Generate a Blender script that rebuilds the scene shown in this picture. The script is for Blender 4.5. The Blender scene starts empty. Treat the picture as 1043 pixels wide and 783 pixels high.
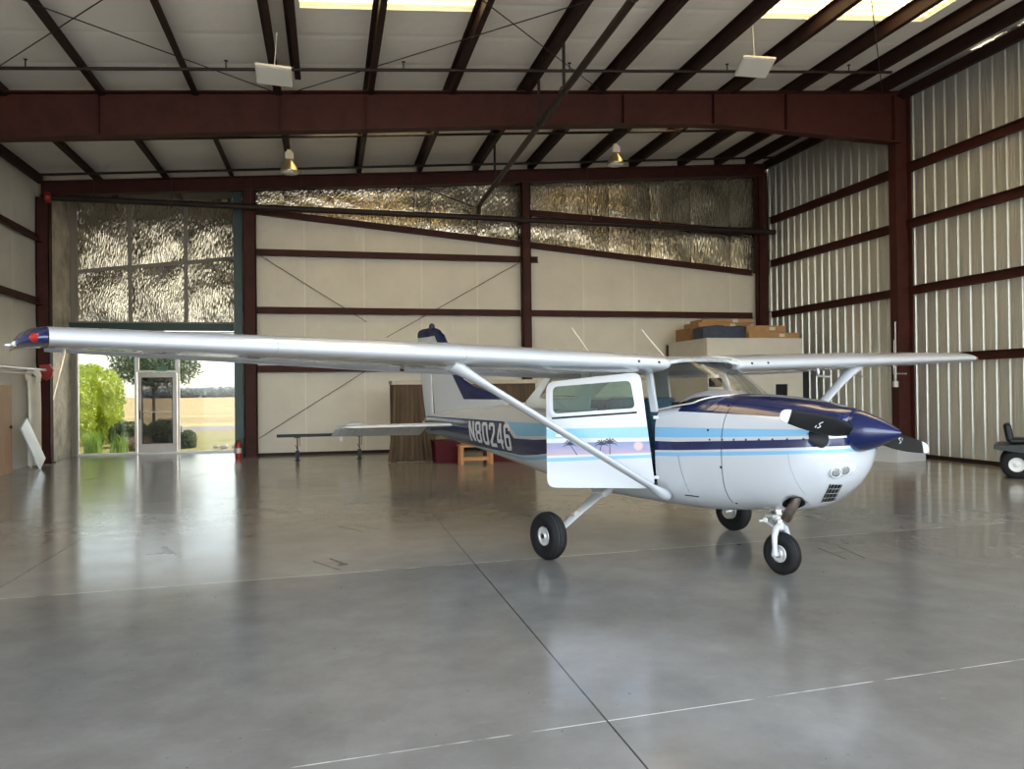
import bpy, bmesh, math, random
from mathutils import Vector, Matrix, Euler, noise
from mathutils.bvhtree import BVHTree
random.seed(7)
PI = math.pi
C = bpy.context.scene.collection
sc = bpy.context.scene

# ------------------------------------------------------------------ node helpers
class NT:
    def __init__(s, name):
        s.m = bpy.data.materials.new(name); s.m.use_nodes = True
        s.t = s.m.node_tree; s.n = s.t.nodes; s.l = s.t.links
        s.b = s.n['Principled BSDF']; s.out = s.n['Material Output']
    def node(s, typ, **kw):
        n = s.n.new(typ)
        for k, v in kw.items(): setattr(n, k, v)
        return n
    def put(s, sock, v):
        if isinstance(v, bpy.types.NodeSocket): s.l.new(v, sock)
        else:
            if sock.type == 'RGBA' and len(v) == 3: v = (*v, 1)
            sock.default_value = v
    def math(s, op, a, b=0.0, c=None, clamp=False):
        n = s.node('ShaderNodeMath', operation=op, use_clamp=clamp)
        s.put(n.inputs[0], a); s.put(n.inputs[1], b)
        if c is not None: s.put(n.inputs[2], c)
        return n.outputs[0]
    def coord(s, kind='Object'):
        return s.node('ShaderNodeTexCoord').outputs[kind]
    def xyz(s, vec=None):
        n = s.node('ShaderNodeSeparateXYZ'); s.l.new(vec or s.coord(), n.inputs[0]); return n.outputs
    def mapping(s, vec, scale=(1, 1, 1), loc=(0, 0, 0), rot=(0, 0, 0)):
        n = s.node('ShaderNodeMapping'); s.l.new(vec, n.inputs[0])
        n.inputs['Scale'].default_value = scale; n.inputs['Location'].default_value = loc; n.inputs['Rotation'].default_value = rot
        return n.outputs[0]
    def noise(s, vec, scale=5, detail=4, rough=.55):
        n = s.node('ShaderNodeTexNoise'); s.l.new(vec, n.inputs['Vector'])
        n.inputs['Scale'].default_value = scale; n.inputs['Detail'].default_value = detail; n.inputs['Roughness'].default_value = rough
        return n.outputs['Fac']
    def ramp(s, fac, stops):
        n = s.node('ShaderNodeValToRGB'); s.put(n.inputs[0], fac)
        e = n.color_ramp.elements
        while len(e) > 1: e.remove(e[-1])
        e[0].position = stops[0][0]; e[0].color = (*stops[0][1], 1) if len(stops[0][1]) == 3 else stops[0][1]
        for p, c in stops[1:]:
            q = e.new(p); q.color = (*c, 1)
        return n.outputs[0]
    def rng(s, v, a, b, c, d):
        n = s.node('ShaderNodeMapRange'); s.put(n.inputs[0], v)
        for i, q in enumerate((a, b, c, d)): n.inputs[i + 1].default_value = q
        return n.outputs[0]
    def mix(s, fac, a, b):
        n = s.node('ShaderNodeMix', data_type='RGBA'); s.put(n.inputs[0], fac); s.put(n.inputs[6], a); s.put(n.inputs[7], b)
        return n.outputs[2]
    def curve(s, x, pts, x0, x1, zs):
        n = s.node('ShaderNodeFloatCurve')
        t = s.math('DIVIDE', s.math('SUBTRACT', x, x0), x1 - x0)
        s.put(n.inputs['Value'], t)
        c = n.mapping.curves[0]
        P = [((px - x0) / (x1 - x0), pz / zs) for px, pz in pts]
        if P[0][0] > 0: P = [(0, P[0][1])] + P
        if P[-1][0] < 1: P = P + [(1, P[-1][1])]
        while len(c.points) < len(P): c.points.new(.5, .5)
        for q, (a, b) in zip(c.points, P): q.location = (a, b); q.handle_type = 'VECTOR'
        n.mapping.use_clip = False
        n.mapping.update()
        return s.math('MULTIPLY', n.outputs[0], zs)
    def bump(s, h, strength=.3, dist=.01, normal=None):
        n = s.node('ShaderNodeBump'); s.put(n.inputs['Height'], h)
        n.inputs['Strength'].default_value = strength; n.inputs['Distance'].default_value = dist
        if normal is not None: s.l.new(normal, n.inputs['Normal'])
        s.l.new(n.outputs[0], s.b.inputs['Normal']); return n.outputs[0]
    def set(s, **kw):
        for k, v in kw.items(): s.put(s.b.inputs[k.replace('_', ' ')], v)
        return s

def mat(name, col, rough=.5, metal=0., var=.0, scale=4., coat=0., bump=0., bscale=40., bdist=.005, vscale=(1, 1, 1), spec=.5):
    t = NT(name); t.set(Roughness=rough, Metallic=metal); t.b.inputs['Specular IOR Level'].default_value = spec
    t.b.inputs['Coat Weight'].default_value = coat
    t.b.inputs['Coat Roughness'].default_value = .08
    v = t.coord()
    if vscale != (1, 1, 1): v = t.mapping(v, vscale)
    if var:
        f = t.noise(v, scale, 6, .6)
        a = tuple(max(0, c * (1 - var)) for c in col); b = tuple(min(1, c * (1 + var)) for c in col)
        t.set(Base_Color=t.ramp(f, [(.3, a), (.7, b)]))
    else: t.set(Base_Color=col)
    if bump: t.bump(t.noise(v, bscale, 5), bump, bdist)
    return t.m

M = {}
def srgb(r, g, b):
    f = lambda c: (c / 255 / 12.92) if c / 255 <= .04045 else ((c / 255 + .055) / 1.055) ** 2.4
    return (f(r), f(g), f(b))
WHITE = (.50, .52, .535); NAVY = (.005, .0115, .066); LBLUE = (.19, .42, .62)
M['steel'] = mat('oxide_red_steel', (.046, .0115, .0080), .6, 0, .3, 3, bump=.1, spec=.2)
M['steel_d'] = mat('dark_brown_steel', (.022, .0085, .0065), .6, 0, .3, 3, bump=.1, spec=.2)
M['pipe'] = mat('painted_pipe', (.024, .015, .012), .5, 0, .3, 6, spec=.25)
M['white'] = mat('white_aircraft_paint', WHITE, .22, 0, .02, 3, coat=.5)
M['navy'] = mat('navy_aircraft_paint', NAVY, .2, 0, .05, 3, coat=.6)
M['lblue'] = mat('light_blue_paint', LBLUE, .25, 0, .03, 3, coat=.5)
M['lettering'] = mat('white_lettering', (.56, .57, .57), .35)
M['black'] = mat('satin_black', (.007, .0075, .008), .4, 0, .2, 10, spec=.25)
M['dark'] = mat('dark_plastic', (.018, .018, .019), .5, spec=.3)
M['interior'] = mat('grey_cabin_trim', (.28, .30, .31), .7, 0, .15, 10)
M['glareshield'] = mat('grey_glareshield', (.35, .35, .38), .55, 0, .1, 12)
M['seat'] = mat('seat_fabric', (.05, .10, .14), .8, 0, .3, 30, bump=.3)
M['rubber'] = mat('tyre_rubber', (.011, .011, .011), .7, 0, .2, 20, spec=.2)
M['rim'] = mat('cast_wheel_alloy', (.62, .62, .60), .4, .5, .1, 10)
M['alu'] = mat('bare_aluminium', (.7, .7, .7), .3, .9, .05, 5)
M['chrome'] = mat('polished_metal', (.75, .75, .75), .12, 1.)
M['exhaust'] = mat('heat_stained_exhaust', (.28, .22, .19), .35, .8, .3, 12)
M['red'] = mat('red_plastic', (.30, .015, .012), .35, 0, .1, 5)
M['crimson'] = mat('crimson_bin_plastic', (.060, .003, .006), .5, 0, .15, 5, spec=.15)
M['redlens'] = mat('red_lens', (.30, .015, .012), .1, 0, 0, coat=.5)
M['foil'] = None
M['curtain'] = mat('brown_drape_cloth', (.095, .062, .034), .9, 0, .25, 3, bump=.3, vscale=(3, 3, .4))
M['cream'] = mat('cream_painted_board', (.56, .52, .43), .7, 0, .06, 1.5)
M['board'] = mat('cream_board_top', (.45, .38, .28), .7, 0, .1, 3)
M['card'] = mat('cardboard', (.36, .20, .085), .8, 0, .15, 6)
M['card2'] = mat('darker_cardboard', (.27, .14, .06), .8, 0, .15, 6)
M['paper'] = mat('paper_label', (.55, .5, .42), .8)
M['bag'] = mat('navy_grey_canvas', (.035, .045, .07), .7, 0, .3, 5, bump=.3, bscale=20)
M['bluecloth'] = mat('blue_canvas', (.015, .025, .10), .7, 0, .3, 5)
M['wood'] = mat('orange_pine', (.48, .21, .07), .55, 0, .25, 6, vscale=(1, 1, .2))
M['wood2'] = mat('tan_plywood', (.42, .27, .16), .6, 0, .15, 4, vscale=(3, 3, .3))
M['whiteboard'] = mat('glossy_white_board', (.66, .74, .78), .25, 0, .05, 3, coat=.3)
M['pvc'] = mat('off_white_pvc_sheet', (.62, .57, .47), .35, 0, .12, 3, bump=.4, bscale=5)
M['tube'] = mat('white_enamel_tube', (.75, .76, .78), .25, .2)
M['winframe'] = mat('white_aluminium_frame', (.62, .60, .56), .4, .3, .05, 5)
M['doorframe'] = mat('beige_aluminium_frame', (.42, .38, .34), .4, .4, .08, 6)
M['green'] = mat('dark_green_steel', (.008, .035, .026), .45, 0, .2, 4)
M['lampcap'] = mat('white_lamp_housing', (.62, .58, .50), .45)
M['brass'] = mat('aged_aluminium_reflector', (.55, .44, .27), .28, .9, .1, 8)
M['diffuser'] = mat('frosted_lamp_lens', (.62, .60, .54), .5)
M['mower'] = mat('dark_grey_mower_body', (.022, .024, .023), .45, 0, .1, 8, spec=.3)
M['greylens'] = mat('ribbed_grey_lamp_lens', (.20, .20, .19), .35, .3, .3, 60)
M['dustgroove'] = mat('dusty_tread_groove', (.075, .073, .068), .8)
M['cable'] = mat('steel_cable', (.04, .035, .03), .5, .5)
M['white_wheel'] = mat('white_wheel_disc', (.68, .67, .62), .4)
M['tintedgrey'] = mat('grey_tail_cap', (.3, .31, .32), .4)

# glass: thin sheets, see-through with a fresnel gloss
def glass(name, tint, gloss=1.0, rough=.02):
    t = NT(name); t.n.remove(t.b)
    tr = t.node('ShaderNodeBsdfTransparent'); tr.inputs[0].default_value = (*tint, 1)
    gl = t.node('ShaderNodeBsdfGlossy'); gl.inputs['Color'].default_value = (.9, .9, .9, 1); gl.inputs['Roughness'].default_value = rough
    fr = t.node('ShaderNodeFresnel'); fr.inputs[0].default_value = 1.45
    mx = t.node('ShaderNodeMixShader')
    t.l.new(t.math('MULTIPLY', fr.outputs[0], gloss), mx.inputs[0]); t.l.new(tr.outputs[0], mx.inputs[1]); t.l.new(gl.outputs[0], mx.inputs[2])
    t.l.new(mx.outputs[0], t.out.inputs[0]); return t.m
M['glass'] = glass('window_glass', (.48, .49, .48))
M['doorglass'] = glass('tinted_door_glass', (.26, .26, .26))
M['windshield'] = glass('acrylic_windshield', (.92, .92, .90), .42)
M['greenglass'] = glass('green_tinted_acrylic', (.34, .64, .57), .8)

def m_floor():
    t = NT('polished_concrete'); co = t.coord(); x, y, z = t.xyz(co)
    a = t.noise(co, .35, 5, .6); b = t.noise(co, 2.2, 8, .65); c = t.noise(t.mapping(co, (1, 3, 1)), 9, 6, .6)
    f = t.math('ADD', t.math('MULTIPLY', a, .5), t.math('MULTIPLY', b, .5))
    col = t.ramp(f, [(.36, (.150, .146, .132)), (.5, (.190, .186, .171)), (.64, (.232, .229, .214))])
    col = t.mix(t.rng(c, .62, .72, 0, .25), col, (.30, .30, .29))
    spk = t.noise(co, 26, 2, .5)
    col = t.mix(t.rng(spk, .72, .76, 0, .6), col, (.07, .065, .06))
    lens = t.noise(co, 7.5, 3, .5)
    def seg(x0, y0, x1, y1, w):
        L = math.hypot(x1 - x0, y1 - y0); ux, uy = (x1 - x0) / L, (y1 - y0) / L
        dx = t.math('SUBTRACT', x, x0); dy = t.math('SUBTRACT', y, y0)
        u = t.math('ADD', t.math('MULTIPLY', dx, ux), t.math('MULTIPLY', dy, uy))
        v = t.math('ABSOLUTE', t.math('SUBTRACT', t.math('MULTIPLY', dx, -uy), t.math('MULTIPLY', dy, -ux)))
        m = t.math('LESS_THAN', v, w)
        m = t.math('MULTIPLY', m, t.math('GREATER_THAN', u, 0.)); return t.math('MULTIPLY', m, t.math('LESS_THAN', u, L))
    dark = None
    for s in [(1.28, -3, 1.33, 22, .005), (-2.68, -3, -2.68, 22, .007)]:
        q = seg(*s); dark = q if dark is None else t.math('MAXIMUM', dark, q)
    light = None
    for s in [(-6.5, 3.05, 12.7, 4.35, .0045), (-6.5, 6.72, 12.7, 7.75, .006), (-6.5, 12.2, 12.7, 12.9, .005)]:
        q = seg(*s); light = q if light is None else t.math('MAXIMUM', light, q)
    brk = t.rng(t.noise(co, 3.0, 3), .40, .5, 0., 1.)
    col = t.mix(t.math('MULTIPLY', light, brk), col, (.55, .55, .52))
    col = t.mix(dark, col, (.02, .02, .02))
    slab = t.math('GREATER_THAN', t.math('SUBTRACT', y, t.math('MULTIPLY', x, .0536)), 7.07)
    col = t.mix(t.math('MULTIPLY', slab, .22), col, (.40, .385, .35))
    # worn tape and rubber marks
    mk = None
    for s in MARKS:
        q = seg(*s); mk = q if mk is None else t.math('MAXIMUM', mk, q)
    col = t.mix(t.math('MULTIPLY', mk, t.rng(t.noise(co, 30, 3), .38, .46, 0, 1)), col, (.025, .024, .022))
    t.set(Base_Color=col, Roughness=t.rng(b, .3, .7, .12, .20))
    t.b.inputs['Specular IOR Level'].default_value = .42
    t.bump(t.math('ADD', t.math('MULTIPLY', a, 1.), t.math('MULTIPLY', b, .12)), .06, .03)
    return t.m
MARKS = [(4.70, 6.85, 4.64, 6.33, .013), (4.94, 6.88, 4.83, 6.32, .013), (4.63, 6.60, 4.93, 6.63, .009),
         (-1.78, 8.44, -1.58, 8.47, .022), (-1.68, 8.82, -1.47, 8.32, .016), (-1.62, 8.52, -1.52, 8.42, .04), (-1.68, 8.80, -1.66, 8.74, .03),
         (-.15, 7.65, .09, 7.20, .014), (.0, 7.73, .16, 7.40, .016), (.08, 7.45, .15, 7.42, .045), (-.08, 7.55, .12, 7.52, .010),
         (.10, 9.56, .38, 9.10, .014), (.31, 9.56, .57, 9.17, .012), (.2, 9.32, .45, 9.35, .010),
         (-4.42, 16.1, -4.36, 16.5, .09), (-.85, 13.6, -.1, 13.65, .07), (-.5, 13.15, .2, 13.0, .06), (-.55, 14.0, .25, 13.55, .07), (-1.2, 13.9, -1.0, 13.7, .05)]
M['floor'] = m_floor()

def m_liner(name, base, seam=1.22, axis=0, dirt=.3, foil=False):
    t = NT(name); co = t.coord(); o = t.xyz(co)
    n1 = t.noise(co, .8, 6, .6); n2 = t.noise(t.mapping(co, (1.2, 1.2, .5)), 1.5, 6, .7)
    col = t.ramp(n1, [(.3, tuple(c * (1 - dirt * .5) for c in base)), (.7, base)])
    col = t.mix(t.rng(n2, .62, .75, 0, .35), col, tuple(min(1, c * 1.25) for c in base))
    s = t.math('FRACT', t.math('DIVIDE', t.math('ADD', o[axis], 100.3), seam))
    d = t.math('MULTIPLY', t.math('ABSOLUTE', t.math('SUBTRACT', s, .5)), seam)
    line = t.math('LESS_THAN', d, .012)
    col = t.mix(t.math('MULTIPLY', line, .45), col, tuple(c * 1.35 if c * 1.35 < 1 else 1 for c in base))
    t.set(Base_Color=col, Roughness=.55)
    h = t.math('ADD', t.noise(co, 2.2, 5), t.math('MULTIPLY', t.rng(d, 0, .12, 0, 1), .6))
    t.bump(h, .35, .04)
    return t.m
M['liner'] = m_liner('cream_vinyl_insulation', (.64, .58, .465), 1.5, 0)
M['liner_l'] = m_liner('white_vinyl_insulation', (.70, .66, .57), 1.5, 1)
M['ceil'] = m_liner('grey_vinyl_roof_insulation', (.80, .77, .715), 1.15, 1, .15)
M['walloutside'] = mat('tan_metal_siding', (.4, .36, .28), .5)

def m_foil():
    t = NT('foil_faced_insulation'); co = t.coord()
    n2 = t.noise(co, 1.3, 3)
    t.set(Base_Color=t.ramp(n2, [(.3, (.36, .32, .235)), (.7, (.56, .50, .385))]), Metallic=.9, Roughness=.24)
    return t.m
def foil_sheet(m, fn, nu, nv, amp, rnd):
    """crinkled foil: a grid of small facets, each vertex pushed in or out a little"""
    rs = []
    for a in range(nu + 1):
        rs.append([fn(a / nu, c / nv) + Vector((rnd.uniform(-.3, .3) * amp, rnd.uniform(-1, 1) * amp, 0)) for c in range(nv + 1)])
    m.rings(rs, closed=False, smooth=False)
M['foil'] = m_foil()

def m_galv():
    t = NT('galvanised_metal_panel'); co = t.coord()
    st = t.mapping(co, (1, 1, .12)); n = t.noise(st, 6, 5, .6); sp = t.noise(co, 55, 2, .5)
    col = t.ramp(n, [(.25, (.52, .51, .45)), (.75, (.68, .67, .60))])
    t.set(Base_Color=col, Metallic=.65, Roughness=t.rng(sp, .3, .7, .36, .46)); t.bump(t.noise(t.mapping(co, (1, 3, .3)), 3, 3), .15, .02); return t.m
M['galv'] = m_galv()

def m_sky():
    t = NT('translucent_skylight_panel'); t.n.remove(t.b); co = t.coord(); o = t.xyz(co)
    w = t.math('SINE', t.math('MULTIPLY', o[1], 40.))
    col = t.ramp(t.rng(w, -1, 1, 0, 1), [(.2, (.42, .27, .09)), (.8, (.72, .58, .30))])
    a = t.node('ShaderNodeBsdfTranslucent'); t.l.new(col, a.inputs[0])
    b = t.node('ShaderNodeBsdfDiffuse'); t.l.new(col, b.inputs[0])
    m = t.node('ShaderNodeMixShader'); m.inputs[0].default_value = .25
    t.l.new(a.outputs[0], m.inputs[1]); t.l.new(b.outputs[0], m.inputs[2]); t.l.new(m.outputs[0], t.out.inputs[0]); return t.m
M['skylight'] = m_sky()

# ------------------------------------------------------------------ mesh helpers
class MB:
    def __init__(s): s.b = bmesh.new(); s.mi = 0
    def _f(s, vs, smooth=False):
        try: f = s.b.faces.new(vs); f.smooth = smooth; f.material_index = s.mi; return f
        except ValueError: return None
    def box(s, c, d, rot=None, bev=0):
        vs = []
        R = rot.to_matrix() if isinstance(rot, Euler) else (rot or Matrix.Identity(3))
        for sx in (-1, 1):
            for sy in (-1, 1):
                for sz in (-1, 1): vs.append(s.b.verts.new(Vector(c) + R @ Vector((sx * d[0] / 2, sy * d[1] / 2, sz * d[2] / 2))))
        F = [(0, 1, 3, 2), (4, 6, 7, 5), (0, 4, 5, 1), (2, 3, 7, 6), (0, 2, 6, 4), (1, 5, 7, 3)]
        fs = [s._f([vs[i] for i in f]) for f in F]
        if bev:
            es = list({e for f in fs for e in f.edges})
            r = bmesh.ops.bevel(s.b, geom=es, offset=bev, segments=2, profile=.5, affect='EDGES')
            for f in r['faces']: f.material_index = s.mi
        return s
    def bar(s, a, b, w, h, up=(0, 0, 1)):
        a, b = Vector(a), Vector(b); d = (b - a); L = d.length; d.normalize()
        u = Vector(up); sd = d.cross(u)
        if sd.length < 1e-4: u = Vector((0, 1, 0)); sd = d.cross(u)
        sd.normalize(); u = sd.cross(d)
        R = Matrix((d, sd, u)).transposed()
        return s.box((a + b) / 2, (L, w, h), R)
    def rings(s, rs, closed=True, cap0=True, cap1=True, smooth=True):
        V = [[s.b.verts.new(Vector(p)) for p in r] for r in rs]
        n = len(V[0])
        for a, b in zip(V, V[1:]):
            for i in range(n if closed else n - 1): s._f([a[i], a[(i + 1) % n], b[(i + 1) % n], b[i]], smooth)
        for on, r_ in ((cap0, list(reversed(V[0]))), (cap1, V[-1])):
            if on and closed:
                f_ = s._f(r_)
                if f_:
                    for e_ in f_.edges: e_.smooth = False
        return V
    def tube(s, pts, r, n=8, smooth=True, caps=True):
        pts = [Vector(p) for p in pts]; rs = []
        R = r if isinstance(r, (list, tuple)) else [r] * len(pts)
        ref = None
        for i, p in enumerate(pts):
            d = (pts[min(i + 1, len(pts) - 1)] - pts[max(i - 1, 0)]).normalized()
            if ref is None or abs(ref.dot(d)) > .99: ref = Vector((0, 0, 1)) if abs(d.z) < .9 else Vector((1, 0, 0))
            u = d.cross(ref).normalized(); v = u.cross(d); ref = v
            rs.append([p + (u * math.cos(2 * PI * k / n) + v * math.sin(2 * PI * k / n)) * R[i] for k in range(n)])
        s.rings(rs, True, caps, caps, smooth); return s
    def lathe(s, prof, c=(0, 0, 0), axis='z', n=24, smooth=True, cap=True):
        rs = []
        for r, h in prof:
            ring = []
            for k in range(n):
                a = 2 * PI * k / n; x, y = r * math.cos(a), r * math.sin(a)
                p = {'z': (x, y, h), 'x': (h, x, y), 'y': (y, h, x)}[axis]
                ring.append(Vector(c) + Vector(p))
            rs.append(ring)
        s.rings(rs, True, cap, cap, smooth); return s
    def torus(s, c, R, r, axis='y', n=32, m=10, squash=1.):
        V = []
        for i in range(n):
            a = 2 * PI * i / n; row = []
            for j in range(m):
                b = 2 * PI * j / m; q = R + r * math.cos(b); h = r * squash * math.sin(b)
                p = {'y': (q * math.cos(a), h, q * math.sin(a)), 'x': (h, q * math.cos(a), q * math.sin(a)), 'z': (q * math.cos(a), q * math.sin(a), h)}[axis]
                row.append(s.b.verts.new(Vector(c) + Vector(p)))
            V.append(row)
        for i in range(n):
            for j in range(m): s._f([V[i][j], V[(i + 1) % n][j], V[(i + 1) % n][(j + 1) % m], V[i][(j + 1) % m]], True)
        return s
    def prism(s, poly, fn, t0, t1, smooth=False):
        """poly: 2D outline; fn(u,v,t)->3D."""
        a = [s.b.verts.new(fn(u, v, t0)) for u, v in poly]; b = [s.b.verts.new(fn(u, v, t1)) for u, v in poly]
        n = len(poly)
        s._f(list(reversed(a))); s._f(b)
        for i in range(n): s._f([a[i], a[(i + 1) % n], b[(i + 1) % n], b[i]], smooth)
        return s
    def frame(s, outer, inner, fn, t0, t1):
        """ring plate between two outlines with the same point count"""
        n = len(outer)
        A = [s.b.verts.new(fn(u, v, t0)) for u, v in outer]; B = [s.b.verts.new(fn(u, v, t0)) for u, v in inner]
        D = [s.b.verts.new(fn(u, v, t1)) for u, v in outer]; E = [s.b.verts.new(fn(u, v, t1)) for u, v in inner]
        for i in range(n):
            j = (i + 1) % n
            s._f([A[i], B[i], B[j], A[j]]); s._f([D[i], D[j], E[j], E[i]])
            s._f([A[i], A[j], D[j], D[i]]); s._f([B[i], E[i], E[j], B[j]])
        return s
    def build(s, name, mats, parent=None, kind=None, label=None, category=None, group=None, rename=None, origin=None, autosmooth=None):
        bmesh.ops.recalc_face_normals(s.b, faces=s.b.faces)
        me = bpy.data.meshes.new(name); s.b.to_mesh(me); s.b.free()
        if not isinstance(mats, (list, tuple)): mats = [mats]
        for m in mats: me.materials.append(M[m] if isinstance(m, str) else m)
        o = bpy.data.objects.new(name, me); C.objects.link(o)
        if origin is not None:
            me.transform(Matrix.Translation(-Vector(origin))); o.location = origin
        elif parent is None:
            vs = [v.co for v in me.vertices]
            lo = Vector([min(v[i] for v in vs) for i in range(3)]); hi = Vector([max(v[i] for v in vs) for i in range(3)])
            q = Vector(((lo.x + hi.x) / 2, (lo.y + hi.y) / 2, lo.z))
            if kind is None:
                me.transform(Matrix.Translation(-q)); o.location = q
        if parent: o.parent = parent
        if kind: o['kind'] = kind
        if label: o['label'] = label
        if category: o['category'] = category
        if group: o['group'] = group
        return o

def empty(name, loc, label, category, group=None, rot=0):
    o = bpy.data.objects.new(name, None); C.objects.link(o); o.location = loc; o.rotation_euler = (0, 0, rot)
    o.empty_display_size = .2
    o['label'] = label; o['category'] = category
    if group: o['group'] = group
    return o

def rrect(pts, r, seg=5):
    """round the corners of a polygon"""
    out = []; n = len(pts)
    for i in range(n):
        p = Vector(pts[i]); a = (Vector(pts[i - 1]) - p); b = (Vector(pts[(i + 1) % n]) - p)
        rr = min(r, a.length * .45, b.length * .45); a.normalize(); b.normalize()
        p0, p1 = p + a * rr, p + b * rr
        for k in range(seg + 1):
            t = k / seg; q = p0 * (1 - t) ** 2 + p * 2 * t * (1 - t) + p1 * t * t; out.append((q.x, q.y))
    return out

def dup(root, loc=None, rotz=None, label=None, group=None, parent=None):
    r = root.copy(); C.objects.link(r)
    if parent: r.parent = parent
    if loc is not None: r.location = loc
    if rotz is not None: r.rotation_euler = (0, 0, rotz)
    if label: r['label'] = label
    if group: r['group'] = group
    for ch in list(root.children): dup(ch, parent=r)
    return r

# ------------------------------------------------------------------ the hangar
XL, XR, YB, YF, YG = -6.52, 12.72, 20.72, -.7, 22.6
XP = -2.28                                 # right end of the glazed bay
def zr(x): return 7.365 + .0775 * x         # underside of roof deck

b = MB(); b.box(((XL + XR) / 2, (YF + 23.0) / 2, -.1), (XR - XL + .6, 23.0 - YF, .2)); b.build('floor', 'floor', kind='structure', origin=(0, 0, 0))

# roof deck with skylight openings
SKY = [(-.35, 2.30, 7.0, 12.05), (7.05, 10.55, 7.0, 12.05), (-.35, 2.30, 15.9, 17.75), (7.2, 8.2, 15.9, 17.75)]
xs = sorted({XL - .3, XR + .1} | {q for s in SKY for q in s[:2]}); ys = sorted({YF, YG + .4} | {q for s in SKY for q in s[2:]})
b = MB()
for x0, x1 in zip(xs, xs[1:]):
    for y0, y1 in zip(ys, ys[1:]):
        if any(s[0] <= (x0 + x1) / 2 <= s[1] and s[2] <= (y0 + y1) / 2 <= s[3] for s in SKY): continue
        P = [(x0, y0), (x1, y0), (x1, y1), (x0, y1)]
        b.prism(P, lambda u, v, t: Vector((u, v, zr(u) + t)), 0, .12)
b.build('ceiling', 'ceil', kind='structure', origin=(0, 0, 0))
SL = ['pale glowing skylight at the top left of centre, near side of the main rafter', 'wide glowing skylight at the top right above the panel lamp',
      'thin glowing skylight strip just behind the main rafter, left of centre', 'short glowing skylight strip just behind the main rafter, right of centre']
for s, l in zip(SKY, SL):
    b = MB(); n = 48
    Y = [s[2] + (s[3] - s[2]) * i / n for i in range(n + 1)]
    top = [(y, .07 + .012 * math.sin(i * PI / 2)) for i, y in enumerate(Y)]
    rs = [[Vector((s[0], y, zr(s[0]) + h)) for y, h in top], [Vector((s[1], y, zr(s[1]) + h)) for y, h in top]]
    b.rings(rs, closed=False); b.build('skylight', 'skylight', label=l, category='skylight', group='translucent roof skylights')

# back wall (right of the glazed bay), with foil band above the sloping girt
def zfoil(x): return 6.19 + (4.93 - 6.19) * (x + 1.85) / 13.94
b = MB()
b.prism([(XP, 0), (XR + .2, 0), (XR + .2, zfoil(XR)), (XP, zfoil(XP))], lambda u, v, t: Vector((u, YB + t, v)), 0, .2); b.mi = 1
b.prism([(XP, zfoil(XP)), (XR + .2, zfoil(XR)), (XR + .2, zr(XR) + .02), (XP, zr(XP) + .02)], lambda u, v, t: Vector((u, YB + t, v)), .05, .2); b.mi = 0
b.prism([(XP, zr(XP) - .25), (XR, zr(XR) - .25), (XR, zr(XR)), (XP, zr(XP))], lambda u, v, t: Vector((u, YB - t, v)), .0, .08); b.mi = 1
rf = random.Random(3)
NB = 12
for i in range(NB):
    xa, xb = XP + (XR - XP) * i / NB, XP + (XR - XP) * (i + 1) / NB - .02
    foil_sheet(b, lambda u, v, xa=xa, xb=xb: Vector((xa + (xb - xa) * u, YB - .015 - .03 * math.sin(PI * u) + .02 * noise.noise(Vector((xa + u * 2, v * 5, 0))), zfoil(xa + (xb - xa) * u) + (zr(xa + (xb - xa) * u) - zfoil(xa + (xb - xa) * u)) * v)), 56, 36, .0040, rf)
b.build('wall_back', ['liner', 'foil'], kind='structure', origin=(0, 0, 0))
# back wall behind the glazed bay: side return + piece above
b = MB(); b.box((XP + .10, (YB + YG) / 2 + .15, 3.6), (.2, YG - YB + .1, 7.2)); b.build('wall_bay_right', 'liner', kind='structure', origin=(0, 0, 0))
# left wall
b = MB()
b.prism([(YF, 0), (YB - .1, 0), (YB - .1, zr(XL) + .02), (YF, zr(XL) + .02)], lambda u, v, t: Vector((XL - .12 - t, u, v)), 0, .2)
b.build('wall_left', 'liner_l', kind='structure', origin=(0, 0, 0))
b = MB(); b.box((XL - .12, (YB + YG) / 2 - .05, 3.45), (.24, YG - YB + .1, 6.9)); b.mi = 0
b.build('wall_bay_left', mat('reflective_bubble_liner', (.46, .40, .31), .42, .15, .5, 2.5, bump=.8, bscale=9, bdist=.03), kind='structure', origin=(0, 0, 0))
# right wall: ribbed metal sheets
b = MB()
prof = []; y = YF
while y < YB:
    prof += [(y, 0), (y + .08, 0), (y + .088, .003), (y + .10, .003), (y + .108, 0), (y + .15, 0), (y + .158, .003), (y + .17, .003), (y + .178, 0), (y + .222, 0), (y + .243, .040), (y + .275, .040), (y + .296, 0)]
    y += .305
prof = [(min(a, YB), h) for a, h in prof]
def ztop(yv): return zr(XR) - (.012 + .014 * math.sin(yv * 5) if yv < 13.2 else -.02)
rs = [[Vector((XR + h, a, .03)) for a, h in prof], [Vector((XR + h, a, ztop(a))) for a, h in prof]]
b.rings(rs, closed=False, smooth=False)
b.build('wall_right', 'galv', kind='structure', origin=(0, 0, 0))
b = MB(); b.box((XR + .16, (YF + YB) / 2, 4.02), (.06, YB - YF, 8.04)); b.build('wall_right_cladding', 'walloutside', kind='structure', origin=(0, 0, 0))
b = MB(); b.box((XR - .01, (YF + YB) / 2, .04), (.05, YB - YF, .08)); b.build('baseboard_right', 'steel_d', kind='structure', origin=(0, 0, 0))
b = MB(); b.box(((XP + XR) / 2, YB - .02, .035), (XR - XP, .05, .07)); b.build('baseboard_back', 'steel_d', kind='structure', origin=(0, 0, 0))
# front header over the open hangar door
b = MB(); b.box(((XL + XR) / 2, YF - .1, 7.8), (XR - XL + .6, .2, 1.6)); b.build('wall_front_header', 'walloutside', kind='structure', origin=(0, 0, 0))

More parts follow.
